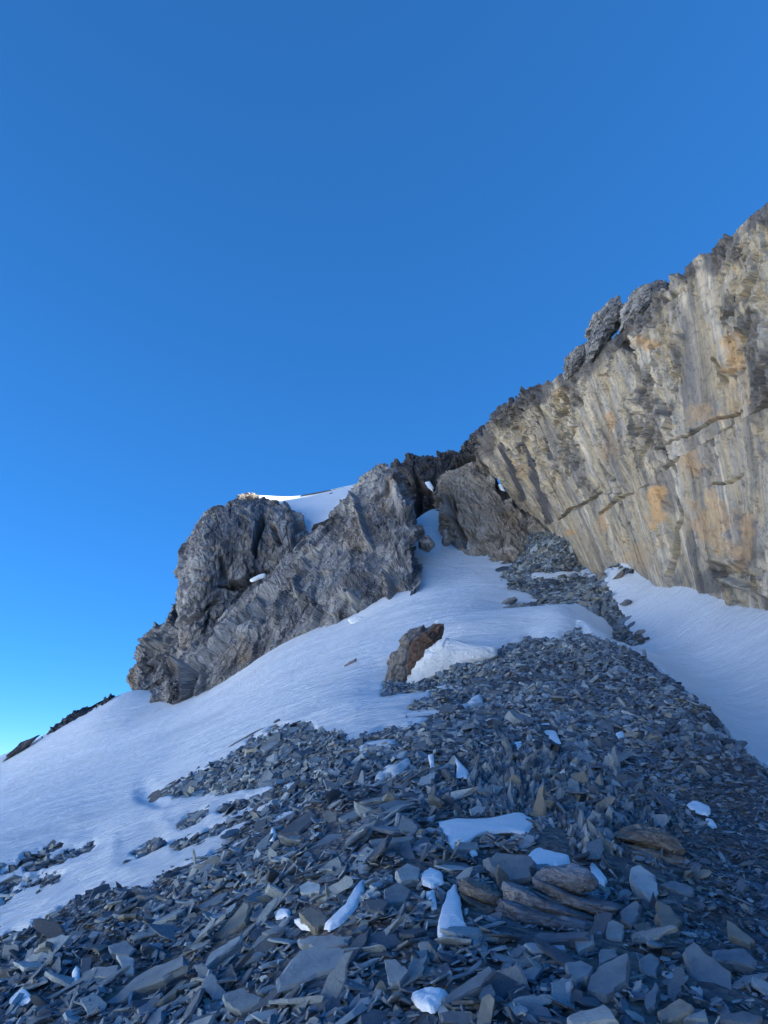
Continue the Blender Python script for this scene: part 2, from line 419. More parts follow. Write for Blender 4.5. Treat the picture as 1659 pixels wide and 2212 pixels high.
# scree_slope: fine rubble bed beneath the stones
def grit_material():
    m, nt, n, l, b = new_mat("grit")
    tc = n.new("ShaderNodeTexCoord"); co = tc.outputs["Object"]
    v = n.new("ShaderNodeTexVoronoi"); v.inputs["Scale"].default_value = 22; l.new(co, v.inputs["Vector"])
    r = ramp(n, [(0, (.05, .055, .065)), (.5, (.12, .125, .135)), (.85, (.17, .15, .12)), (1, (.22, .22, .22))])
    sx = n.new("ShaderNodeSeparateColor"); l.new(v.outputs["Color"], sx.inputs[0]); l.new(sx.outputs[0], r.inputs[0])
    l.new(r.outputs[0], b.inputs["Base Color"]); b.inputs["Roughness"].default_value = .9
    p = bump(n, l, b, v.outputs["Distance"], .8, .03)
    return m
M_GRIT = grit_material()
gx2, gy2 = polar_grid(us[::2], ws[::2])
gzb = T(gx2, gy2) - .015
fs2 = snowness(np.stack([gx2, gy2, gzb], -1), False)
gzb = gzb - .12 * sstep(12, 40, fs2)
me = mesh_np("scree_slope", np.stack([gx2, gy2, gzb], -1).reshape(-1, 3), grid_faces(*gx2.shape), M_GRIT)
scree = tag(link("scree_slope", me), kind="structure")

def ground_at(px, py, ymax=60):
    """where a sight line meets the ground"""
    ys = np.exp(np.linspace(math.log(2.2), math.log(ymax), 500))
    P = at(np.full(500, px), np.full(500, py), ys)
    g = P[:, 2] - T0(P[:, 0], P[:, 1])
    k = np.argmax(g < 0)
    if not (g < 0).any(): k = 499
    if k == 0: return P[0]
    t = g[k - 1] / (g[k - 1] - g[k] + 1e-12)
    return P[k - 1] * (1 - t) + P[k] * t
def gnormal(x, y, e=.25):
    dzx = (T0(x + e, y) - T0(x - e, y)) / (2 * e); dzy = (T0(x, y + e) - T0(x, y - e)) / (2 * e)
    n = np.stack([-dzx, -dzy, 1 + 0 * dzx], -1)
    return n / np.linalg.norm(n, axis=-1, keepdims=True)

# ------------------------------------------------------------------ rock masses: surfaces through rows of surveyed points
def crom(R, t):
    """Catmull-Rom through rows R[k] (k along axis 0) at parameters t in 0..len-1"""
    n = len(R); k = np.clip(np.floor(t).astype(int), 0, n - 2); f = (t - k)[(...,) + (None,) * (R.ndim - 1)]
    p0 = R[np.maximum(k - 1, 0)]; p1 = R[k]; p2 = R[k + 1]; p3 = R[np.minimum(k + 2, n - 1)]
    return .5 * (2 * p1 + (p2 - p0) * f + (2 * p0 - 5 * p1 + 4 * p2 - p3) * f * f + (3 * p1 - p0 - 3 * p2 + p3) * f ** 3)
def rock_patch(name, rows, ns, nt, relief, mat, back=((0, 3, -.6), (0, 8, -6)), rowsampling=None, sink=.5, stain_shade=None, warm=None, xyz=False, rot=0.0, bedded=True):
    """rows: bottom..top, each a list of (x, y, distance); below the bottom row the rock goes into the ground, behind the top row it runs on backwards"""
    R = np.array([[p if xyz else at(*p) for p in r] for r in rows], float)
    nf = len(rows)
    foot = R[0] + (R[0] - R[1]) / np.linalg.norm(R[0] - R[1], axis=-1, keepdims=True) * sink
    A = [foot] + list(R) + [R[-1] + np.array(b) for b in back]
    A = np.stack(A)
    seg = np.linalg.norm(np.diff(R, axis=1), axis=-1).mean(0) + .15
    cu = np.concatenate([[0], np.cumsum(seg)]); ts = np.interp(np.linspace(0, cu[-1], ns), cu, np.arange(len(cu)))
    G = crom(A.transpose(1, 0, 2), ts).transpose(1, 0, 2)       # rows x ns
    segt = np.linalg.norm(np.diff(A, axis=0), axis=-1).mean(1); segt[nf + 1:] *= .35; segt[0] *= .5
    cv = np.concatenate([[0], np.cumsum(segt)]); tt = np.interp(np.linspace(0, cv[-1], nt), cv, np.arange(len(cv)))
    G = crom(G, tt)                                            # nt x ns x 3
    Ls = np.concatenate([[0], np.cumsum(np.linalg.norm(np.diff(G[nt // 3], axis=0), axis=-1))])
    Lt = np.concatenate([[0], np.cumsum(np.linalg.norm(np.diff(G[:, ns // 2], axis=0), axis=-1))])
    S, Tt = np.meshgrid(Ls, Lt)
    if rot and not bedded:
        c, s = math.cos(rot), math.sin(rot); S, Tt = c * S - s * Tt, s * S + c * Tt
    flow = np.stack([S, Tt, 0 * S], -1)
    if bedded:                                              # bedding fixed in the rock itself, tilted by rot
        c, s = math.cos(rot), math.sin(rot)
        flow = np.stack([c * G[..., 0] + s * G[..., 2] + .3 * G[..., 1], -s * G[..., 0] + c * G[..., 2], .6 * G[..., 1]], -1)
    du = np.gradient(G, axis=1); dv = np.gradient(G, axis=0)
    N = np.cross(du, dv); N /= np.linalg.norm(N, axis=-1, keepdims=True) + 1e-9
    toc = -G; flip = (N * toc).sum(-1).mean() < 0
    if flip: N = -N
    px, py, _ = proj(G)
    d, vec = relief(G, flow, px, py, tt[:, None] + 0 * S)
    V = G + N * d[..., None]
    if vec is not None: V = V + vec
    fc = grid_faces(nt, ns)
    if flip: fc = fc[:, ::-1]
    z = np.zeros_like(S)
    st = stain_shade(px, py, flow) if stain_shade else z
    wm = warm(px, py, flow) if warm else z
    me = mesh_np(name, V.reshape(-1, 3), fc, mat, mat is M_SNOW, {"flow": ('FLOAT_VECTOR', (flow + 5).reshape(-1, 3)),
                 "stain_shade": ('FLOAT', np.clip(st, 0, 1).ravel()), "warmth": ('FLOAT', np.clip(wm, 0, 1).ravel())})
    # crisp breaks where the rock is fractured
    return link(name, me)
def groove(px, py, lines, depth, soft):
    g = 0
    for ln in lines: g = np.maximum(g, sstep(-soft, soft * .3, line_d(px, py, ln)))
    return -depth * g

# ---- right-hand streaked wall
W_CR = [[(1700,850,4),(1658,874,4),(1636,894,5),(1584,932,7),(1539,961,5),(1494,984,3),(1440,1010,2)],
        [(1603,887,1),(1539,913,2),(1494,939,2),(1432,971,1)],
        [(1440,960,1),(1455,1000,2),(1471,1023,2),(1474,1048,3),(1468,1081,4),(1473,1119,3),(1461,1145,3),(1458,1210,2),(1450,1240,1)],
        [(1481,1071,2),(1494,1106,3),(1513,1152,4),(1523,1200,4),(1539,1235,3)],
        [(1345,694,6),(1342,732,5),(1362,755,6),(1378,810,3),(1387,848,1)],
        [(1242,816,3),(1249,855,2),(1255,875,1)],
        [(1285,905,1),(1291,923,2),(1310,961,2),(1313,990,1)],[(1297,990,1),(1326,1039,2)],
        [(1210,1122,2),(1271,1081,1.5),(1297,1061,1)],[(1303,1106,2),(1352,1071,2),(1400,1050,1)],
        [(1450,720,2),(1465,790,2),(1470,830,1)],[(1540,770,2),(1560,820,2)],[(1560,1050,1),(1600,1050,2),(1625,1035,2)],
        [(1550,1230,8),(1610,1240,12),(1640,1262,12)]]
def wall_relief(G, fl, px, py, t):
    s, tt = fl[..., 0], fl[..., 1]
    wq = np.stack([px, py, 0 * px], -1) * .03
    px = px + 5 * fbm(wq, 4, 61); py = py + 5 * fbm(wq + 40, 4, 62)
    P = np.stack([s * 1.1, tt * .16, 0 * s], -1)
    flute = .07 * fbm(P, 4, 101, .5)
    # the ribbed left part: saw-tooth ribs running down the wall
    rib = sstep(1290, 1120, px)
    q = s * .78 + .25 * vnoise(np.stack([tt * .25, s * .2, 0 * s], -1), 7)
    saw = (q - np.floor(q)); saw = np.where(saw < .75, saw / .75, (1 - saw) / .25)
    flute = flute + rib * .32 * (saw - .5)
    rough = np.clip(np.exp(-(((px - 1416) / 60) ** 2 + ((py - 925) / 85) ** 2)) * 1.1
            + .8 * np.exp(-(((px - 1400) / 60) ** 2 + ((py - 720) / 60) ** 2)) + .9 * np.exp(-(((px - 1610) / 70) ** 2 + ((py - 1240) / 40) ** 2))
            + .5 * np.exp(-(((px - 1180) / 60) ** 2 + ((py - 860) / 30) ** 2)) + .9 * sstep(1.6, 2.15, t)*sstep(.1,.6,fbm(G*.5,2,77)+.3), 0, 1)
    h1, e1 = facet(G * np.array([1.5, 1.1, 1.1]) + .35 * fbm(G * 1.1, 2, 3)[..., None], 11, .5, .7)
    h2, e2 = facet(np.stack([s * 3.4, tt * 1.7, G[..., 0] * 2], -1) + .3 * fbm(G * 2.3, 2, 4)[..., None], 23, .5, .7)
    h3, e3 = facet(np.stack([s * 1.0, tt * .35, 0 * s], -1) + .3 * fbm(G * .7, 3, 6)[..., None], 29, .5, .5)
    h4, e4 = facet(np.stack([s * 7, tt * 3.2, G[..., 0] * 3], -1) + .4 * fbm(G * 4, 2, 5)[..., None], 37, .6, .6)
    patch = sstep(.05, .45, fbm(G * .45, 3, 44))
    d = flute + h3 * .05 + rough * (.34 * h1 + .2 * h2) + (.004 + .022 * patch) * h2 + (.003 + .012 * patch + .08 * rough) * h4 - .06 * patch * sstep(.07, 0, e2) + .02 * fbm(G * np.array([2, 2, 1.2]), 4, 8)
    d = d - .12 * (sstep(.05, 0, e3) * sstep(.1, .5, vnoise(G * .6, 41)))
    # the lower slab stands proud below the long crack
    lower = poly_sdf(px, py, [(1700,862),(1640,895),(1584,936),(1494,988),(1476,1030),(1484,1090),(1520,1180),(1560,1260),(2400,1500),(2400,500)])
    d = d + .38 * sstep(-3, 5, lower)
    lower2 = poly_sdf(px, py, [(1205,1128),(1300,1070),(1352,1068),(1420,1045),(1450,1100),(1455,1200),(1445,1300),(1200,1200)])
    d = d + .16 * sstep(-2, 4, lower2)
    d = d + groove(px, py, W_CR[:2], .8, 3) + groove(px, py, W_CR[2:4], .4, 2.5) + groove(px, py, W_CR[4:5], .9, 6) + groove(px, py, W_CR[5:13], .3, 2.5) + groove(px, py, W_CR[13:], .35, 9)
    d = d + .18 * np.exp(-((t - 2.0) / .25) ** 2) * fbm(G * .45, 3, 71)
    return d, None
def wall_stain_shade(px, py, fl):
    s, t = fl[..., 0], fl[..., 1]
    L = [[(1083,960,7),(1107,1020,8),(1131,1075,8)],[(1128,946,5),(1152,1020,7),(1173,1081,8),(1188,1123,9)],[(1162,900,4),(1189,991,4)]]  # shaded sides of the turned flutes, painted in as dark stripes
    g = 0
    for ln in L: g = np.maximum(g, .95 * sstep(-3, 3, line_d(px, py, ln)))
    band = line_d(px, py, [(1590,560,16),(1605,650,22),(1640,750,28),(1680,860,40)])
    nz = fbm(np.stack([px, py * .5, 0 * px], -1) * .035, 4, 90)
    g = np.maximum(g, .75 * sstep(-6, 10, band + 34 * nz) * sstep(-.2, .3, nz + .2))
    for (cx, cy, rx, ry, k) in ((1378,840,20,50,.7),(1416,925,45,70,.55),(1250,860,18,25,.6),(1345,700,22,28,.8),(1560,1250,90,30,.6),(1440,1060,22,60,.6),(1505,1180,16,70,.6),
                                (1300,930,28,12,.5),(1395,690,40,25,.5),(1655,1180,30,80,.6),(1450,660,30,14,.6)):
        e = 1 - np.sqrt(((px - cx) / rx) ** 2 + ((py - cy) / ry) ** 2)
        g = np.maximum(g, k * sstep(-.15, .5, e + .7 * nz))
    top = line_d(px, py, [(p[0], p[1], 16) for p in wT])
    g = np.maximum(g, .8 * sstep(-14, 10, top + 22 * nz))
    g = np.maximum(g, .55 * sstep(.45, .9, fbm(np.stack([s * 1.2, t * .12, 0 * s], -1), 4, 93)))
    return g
def wall_warm(px, py, fl):
    g = 0
    nz = fbm(np.stack([px, py, 0 * px], -1) * .05, 4, 95)
    for (cx, cy, rx, ry, k) in ((1425,1105,16,52,.9),(1310,1120,10,22,.6),(1320,920,10,30,.6),(1585,760,22,50,.6),(1440,620,10,12,.5),(1390,1200,40,40,.35),
                                (1560,1130,50,60,.5),(1510,1000,30,30,.5),(1240,1150,12,10,.9),(1400,740,20,14,.7),(1215,855,14,22,.5),(1640,1140,20,30,.6),(1520,900,40,20,.4),(1630,1200,30,30,.5)):
        e = 1 - np.sqrt(((px - cx) / rx) ** 2 + ((py - cy) / ry) ** 2)
        g = np.maximum(g, k * sstep(-.2, .5, e + .6 * nz))
    return g
wB = [(1110,1085,47.5),(1175,1125,44),(1240,1180,38),(1320,1225,32.5),(1400,1250,28),(1480,1278,25),(1560,1302,22.5),(1660,1330,20),(1850,1400,16.5),(2300,1550,11.5)]
wM = [(1068,1030,48.5),(1112,1035,45),(1170,1040,39.5),(1240,1035,34.5),(1320,1020,30.5),(1415,995,26.5),(1500,970,24),(1600,945,21.8),(1780,930,17.8),(2200,900,12.8)]
wT = [(1027,985,50),(1050,928,46),(1085,892,42),(1150,850,37.5),(1240,808,33.3),(1350,720,29),(1445,633,26.3),(1545,553,23.8),(1700,425,20.3),(2100,100,15)]
wl_ = rock_patch("rock_wall", [wB, wM, wT], 520, 470, wall_relief, M_WALL, ((.8, .8, -.1), (3, 2, -1.5)), sink=1.0, stain_shade=wall_stain_shade, warm=wall_warm, bedded=False)
tag(wl_, "tall tan and grey rock wall with dark water streaks and shaded flutes above the snow", "rock wall")

# ---- buttresses
def rugged(a=1.0, flow_k=(1.4, .5), seed=0, lines=(), depth=1.2, soft=5, coarse=.5, extra=None, beds=1.0):
    def f(G, fl, px, py, t):
        s, tt = fl[..., 0], fl[..., 1]
        Q = np.stack([s * flow_k[0], tt * flow_k[1], fl[..., 2]], -1)
        wv = fbm(G * .6, 3, seed + 1)[..., None]
        h0, e0 = facet(Q * .28 + .2 * wv, seed + 2, .7, .5)
        h1, e1 = facet(Q * .8 + .2 * wv, seed + 9, .6, .6)
        h2, e2 = facet(Q * 2.2 + .15 * fbm(G * 2, 2, seed + 3)[..., None], seed + 20, .6, .6)
        h3, e3 = facet(Q * 5.0 + .15 * fbm(G * 4, 2, seed + 4)[..., None], seed + 26, .7, .6)
        q = (fl[..., 1] - fl[..., 0] * 1.1) * .42 + .35 * fbm(G * .3, 3, seed + 60); q = q - np.floor(q)
        step = np.where(q < .82, q / .82, (1 - q) / .18)
        d = a * (coarse * 2.4 * h0 + .7 * beds * (step - .5) + .5 * h1 + .24 * h2 + .13 * h3 + .05 * fbm(Q * 2.5, 4, seed + 31) - .35 * sstep(.08, 0, e1) - .2 * sstep(.08, 0, e2))
        for ln in lines:
            k = ln[0] if isinstance(ln[0], (int, float)) else depth
            pts = ln[1:] if isinstance(ln[0], (int, float)) else ln
            d = d + groove(px, py, [pts], k, soft)
        if extra: d = d + extra(px, py)
        d = d * sstep(-.2, .7, t)
        jag = .22 * a * np.exp(-((t - t.max() + 2) / .35) ** 2)
        vec = np.stack([jag * vnoise(G * .9, seed + 50), 0 * s, jag * 1.5 * vnoise(G * .8, seed + 51)], -1)
        return d, vec
    return f
# the big slab-faced buttress
bB = [(316,1527,47.2),(375,1524,45.5),(430,1505,44),(520,1442,42.5),(600,1402,41),(660,1374,40),(720,1352,38.7),(790,1352,37.8),(850,1328,36.6),(884,1297,36),(899,1262,37),(906,1225,41)]
bM = [(322,1510,47),(378,1482,45.5),(438,1440,44),(528,1368,43),(602,1315,42.3),(664,1275,41.7),(725,1235,41),(793,1210,40.2),(856,1190,39.3),(893,1200,39),(890,1182,42),(890,1165,45)]
bT = [(334,1488,48),(383,1438,47.6),(440,1372,47.6),(530,1290,47.8),(600,1226,48),(662,1166,48),(722,1108,48),(776,1042,48),(826,1010,47.5),(862,1030,47),(884,1095,48),(880,1110,51)]
B_L = [(.55,(662,1226,6),(646,1251,4),(651,1290,3)),(.35,(628,1256,3),(616,1293,4),(600,1339,4)),(1.2,(416,1455,8),(412,1490,10),(404,1515,10)),
       (.8,(829,1235,3),(844,1295,3)),(.7,(765,1075,2),(800,1180,2)),(.7,(560,1300,3),(470,1400,3),(400,1470,3)),(.8,(845,1040,3),(870,1120,4)),
       (.7,(745,1290,4),(770,1300,4)),(.6,(440,1460,3),(432,1500,3)),(.6,(690,1200,2),(640,1225,2),(560,1290,2))]
def b_extra(px, py):
    fin = poly_sdf(px, py, [(629,1254),(645,1280),(648,1300),(620,1345),(600,1390),(590,1400),(608,1340)])
    slab = poly_sdf(px, py, [(620,1252),(655,1222),(560,1300),(430,1440),(430,1500),(560,1420),(600,1380),(612,1300)])
    right = poly_sdf(px, py, [(800,1190),(840,1170),(900,1200),(900,1290),(850,1330),(800,1320),(790,1250)])
    return .15 * sstep(-6, 10, fin) + .22 * sstep(-10, 20, slab) + .4 * sstep(-10, 18, right)
def b_stain_shade(px, py, fl):  # cave and recess shade painted in, plus random dark tone
    g = .9 * sstep(-6, 4, line_d(px, py, [(412,1455,8),(408,1490,12),(398,1515,13)]))
    g = np.maximum(g, .6 * sstep(-5, 4, line_d(px, py, [(626,1256,5),(614,1293,7),(597,1350,7)])))
    g = np.maximum(g, .5 * sstep(-8, 4, line_d(px, py, [(655,1226,8),(648,1280,4)])))
    nz = fbm(np.stack([px - .6 * py, (py + .6 * px) * .4, 0 * px], -1) * .035, 4, 296)
    return np.maximum(g, .55 * sstep(.15, .55, nz))
def b_warm(px, py, fl):
    nz = fbm(np.stack([px, py, 0 * px], -1) * .04, 4, 195); g = 0
    for (cx, cy, rx, ry, k) in ((835,1080,20,60,.55),(846,1260,12,40,.5),(500,1420,40,30,.35),(425,1470,10,20,.3),(780,1150,40,40,.3),(880,1230,12,30,.4)):
        e = 1 - np.sqrt(((px - cx) / rx) ** 2 + ((py - cy) / ry) ** 2)
        g = np.maximum(g, k * sstep(-.2, .5, e + .8 * nz))
    return g
o = rock_patch("rock_buttress", [bB, bM, bT], 460, 330, rugged(.36, (1.5, .45), 200, B_L, 1, 5, .5, b_extra), M_BUTT, ((0, 2.5, -.8), (0, 6, -8)), stain_shade=b_stain_shade, warm=b_warm, rot=-.35)
tag(o, "grey slab-faced rock buttress standing at the top of the snow slope", "rock buttress")
# the rounded tower behind it
tB = [(366,1500,53),(392,1480,51.5),(440,1430,50.5),(490,1370,50.3),(530,1320,50.3),(570,1280,50.3),(610,1240,50.3),(640,1205,50.5),(657,1190,52)]
tM = [(384,1370,53),(402,1340,50.6),(442,1300,49.6),(490,1250,50.6),(535,1215,50.6),(570,1190,50.9),(605,1175,50.4),(636,1165,50.6),(656,1165,53)]
tM2 = [(386,1270,54),(396,1220,52.4),(436,1180,51.2),(490,1150,51.8),(537,1135,52.6),(571,1125,53),(603,1120,52),(634,1125,52.2),(655,1148,54)]
tT = [(388,1225,55),(402,1178,55),(442,1115,56),(492,1090,57),(545,1068,59),(570,1082,58),(602,1080,56),(632,1095,55),(652,1135,55.5)]
T_L = [(1.5,(568,1108,3),(564,1125,7),(558,1154,7),(550,1190,4)),(1.2,(584,1131,3),(600,1172,4)),(1.2,(484,1262,6),(514,1262,7),(544,1244,5),(572,1230,4)),
       (1.0,(479,1205,3),(486,1235,5),(484,1260,5)),(.8,(455,1330,2),(440,1370,2)),(.8,(400,1345,3),(470,1300,3))]
def t_stain_shade(px, py, fl):  # shade of the cleft and overhang put into the colour, plus random tone
    g = .9 * sstep(-4, 3, line_d(px, py, [(568,1105,3),(564,1125,7),(558,1154,7),(550,1190,4)]))
    g = np.maximum(g, .7 * sstep(-10, 2, line_d(px, py, [(484,1260,5),(514,1262,7),(548,1244,5),(572,1228,4)])))
    nz = fbm(np.stack([px, py, 0 * px], -1) * .03, 4, 295)
    return np.maximum(g, .45 * sstep(-.2, .4, nz) * sstep(400, 470, px))
def t_warm(px, py, fl):
    nz = fbm(np.stack([px, py, 0 * px], -1) * .04, 4, 395); g = 0
    for (cx, cy, rx, ry, k) in ((450,1250,30,8,.6),(530,1160,12,30,.4),(590,1150,12,30,.35),(400,1370,16,25,.4),(545,1075,16,14,.5)):
        e = 1 - np.sqrt(((px - cx) / rx) ** 2 + ((py - cy) / ry) ** 2)
        g = np.maximum(g, k * sstep(-.2, .5, e + .8 * nz))
    return g
o = rock_patch("rock_tower", [tB, tM, tM2, tT], 260, 330, rugged(.42, (1.2, .7), 300, T_L, 1, 4, .55), M_BUTT, ((0, 2.5, -.5), (0, 6, -8)), stain_shade=t_stain_shade, warm=t_warm)
tag(o, "rounded grey rock tower whose tip catches the sun", "rock tower")
# the low rock to its left
lB = [(282,1497,56.5),(300,1484,55.5),(325,1466,55),(350,1448,54.5),(378,1432,54)]
lM = [(285,1455,57),(304,1435,55.6),(330,1415,55),(352,1400,54.6),(380,1380,54)]
lT = [(288,1420,58),(309,1375,57),(332,1356,56.5),(356,1340,56),(386,1300,55.5)]
def l_warm(px, py, fl): return .6 * sstep(306, 284, px) * sstep(1400, 1450, py)
o = rock_patch("rock_outcrop", [lB, lM, lT], 130, 170, rugged(.45, (1.3, .9), 400, [(1.0,(330,1398,3),(352,1390,3)),(.7,(320,1440,2),(345,1420,2))], 1, 4, .5), M_BUTT, ((0, 2, -.5), (0, 5, -6)), warm=l_warm)
tag(o, "broken dark rock leaning against the left foot of the tower", "rock outcrop")
# dark ledge on the far snow skyline
fB = [(84,1612,50.6),(110,1620,50.2),(150,1592,50.2),(185,1568,50.2),(215,1545,50.2),(236,1522,50.4)]
fM = [(92,1603,50.7),(118,1594,50.2),(155,1570,50.2),(190,1550,50.2),(218,1532,50.3),(238,1514,50.5)]
fT = [(106,1590,51.2),(128,1570,51.3),(160,1552,51.3),(192,1536,51.3),(220,1521,51.3),(242,1509,51.3)]
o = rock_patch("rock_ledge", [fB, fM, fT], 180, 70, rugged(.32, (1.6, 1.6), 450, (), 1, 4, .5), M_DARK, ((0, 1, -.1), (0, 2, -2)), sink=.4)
tag(o, "long dark rock ledge low on the far snow skyline", "rock ledge")

# the dark broken band behind the gully
dB = [(842,1120,56.5),(870,1130,55.5),(905,1112,55),(935,1108,55),(965,1095,55.5),(1005,1080,55.5),(1040,1060,55),(1075,1050,52)]
dM = [(846,1065,57),(876,1055,55.8),(907,1050,55.3),(938,1045,55),(968,1035,55.4),(1007,1020,55.4),(1040,1005,54.5),(1074,985,51.5)]
dT = [(848,1012,58.5),(876,995,58),(906,997,57.5),(936,988,57),(970,972,57),(1005,965,56.5),(1036,952,55),(1066,915,51)]
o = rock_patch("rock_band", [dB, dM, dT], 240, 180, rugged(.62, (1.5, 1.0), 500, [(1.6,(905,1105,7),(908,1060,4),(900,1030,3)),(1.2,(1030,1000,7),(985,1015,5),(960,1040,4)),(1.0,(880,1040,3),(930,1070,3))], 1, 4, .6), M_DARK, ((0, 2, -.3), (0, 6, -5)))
tag(o, "dark broken rock band on the skyline above the snow gully", "rock band")

# the brown crag between the gully and the wall
cB = [(950,1075,53),(947,1118,49.5),(962,1150,47),(1000,1182,45),(1050,1207,43.3),(1085,1214,42.2),(1118,1206,42),(1150,1176,43),(1182,1140,44.5),(1200,1118,45.5)]
cM = [(950,1060,53),(948,1080,50),(963,1090,48),(993,1098,46.8),(1032,1105,46),(1062,1108,45.5),(1090,1112,45.4),(1122,1122,45.4),(1158,1120,45.6),(1180,1108,46.2)]
cT = [(952,1045,54),(946,1038,53),(958,1026,52.2),(982,1010,52),(1008,998,52),(1035,994,51.8),(1060,1004,51.2),(1080,1036,50),(1112,1076,49),(1150,1098,48)]
C_L = [(1.1,(955,1060,3),(972,1100,5),(990,1150,4),(1010,1185,3)),(1.3,(1065,1010,5),(1085,1060,6),(1120,1095,5)),(.6,(1090,1110,3),(1130,1125,4)),(.8,(975,1060,2),(985,1110,2))]
def c_shade(px, py, fl):  # painted shade along the crag's corner and left cleft
    g = .75 * sstep(-8, 4, line_d(px, py, [(1062,1005,6),(1085,1055,9),(1120,1095,8),(1150,1110,5)]))
    return np.maximum(g, .6 * sstep(-4, 3, line_d(px, py, [(970,1100,3),(990,1150,4),(1008,1185,3)])))
o = rock_patch("rock_crag", [cB, cM, cT], 250, 250, rugged(.45, (1.5, .5), 600, C_L, 1, 4, .5), M_CRAG, ((0, 1.5, -.8), (0, 4, -6)), stain_shade=c_shade, rot=.25)
tag(o, "brown-grey rock crag between the snow gully and the streaked wall", "rock crag")

# snow saddle behind the tower
def soft(G, fl, px, py, t): return .03 * fbm(G * .5, 3, 700), None
sB = [(560,1250,53.5),(610,1210,53),(655,1185,52.5),(700,1150,51.5),(760,1100,51),(800,1060,52)]
sM = [(570,1150,57),(612,1140,56.5),(655,1125,56),(700,1105,56),(745,1080,56),(790,1045,56)]
sT = [(560,1073,61.5),(600,1075,61.5),(640,1073,61.5),(700,1062,61.5),(745,1051,61.5),(800,1036,61.5)]
o = rock_patch("snow_saddle", [sB, sM, sT], 90, 90, soft, M_SNOW, ((0, 3, 0), (0, 12, -4)))
tag(o, kind="structure")

# the shoulder of the mountain that rises to the right behind the wall (out of the picture; it keeps this side in the shade)
def shoulder_relief(G, fl, px, py, t): return 2.2 * fbm(G * .08, 3, 800), None
SH = 45.7
hs_ = [[(26,-60,2),(24,-20,4),(24,20,8),(22,60,20),(20,90,22)],
       [(44,-60,20),(42,-20,24),(42,20,26),(42,60,30),(44,100,32)],
       [(70,-70,SH+1),(70,-20,SH+1),(70,25,SH+.8),(70,62,SH),(70,110,SH)]]
hs_ = [[np.array(p, float) for p in r] for r in hs_]
o = rock_patch("mountain", hs_, 60, 40, shoulder_relief, M_DARK, ((20, 0, -2), (60, 0, -30)), xyz=True, sink=10)
tag(o, kind="structure")

# far valley floor out to the horizon, and an unseen snow range added at the left; both pale to bounce fill light
def fill_snow_material():
    m, nt, n, l, b = new_mat("fill_snow")
    co = n.new("ShaderNodeTexCoord").outputs["Object"]
    n1 = noise(n, l, co, .006, 8, .65)
    r = ramp(n, [(.4, (.12, .12, .12)), (.5, (.6, .62, .65)), (.65, (.8, .82, .84))]); l.new(n1.outputs[0], r.inputs[0])
    l.new(r.outputs[0], b.inputs["Base Color"]); b.inputs["Roughness"].default_value = .9
    return m
M_FAR = fill_snow_material()
me = mesh_np("valley_ground", np.array([(-9000, -9000, -600), (9000, -9000, -600), (9000, 9000, -600), (-9000, 9000, -600)]), np.array([[0, 1, 2, 3]]), M_FAR)
tag(link("valley_ground", me), kind="structure")
ra = np.radians(np.linspace(-48, -175, 160)); rr_ = np.linspace(1500, 3600, 40)
RA, RR = np.meshgrid(ra, rr_)
hx, hy = np.sin(RA) * RR, np.cos(RA) * RR
prof = np.interp(RR, [1500, 2600, 3000, 3600], [-600, 380, 420, -600])
endf = sstep(-48, -62, np.degrees(RA)) * sstep(-175, -160, np.degrees(RA))
hz = -600 + (prof + 600) * endf * (1 + .35 * fbm(np.stack([hx, hy, 0 * hx], -1) * .0012, 5, 900))
me = mesh_np("fill_range", np.stack([hx, hy, hz], -1).reshape(-1, 3), grid_faces(*hx.shape), M_FAR)
tag(link("fill_range", me), kind="structure")

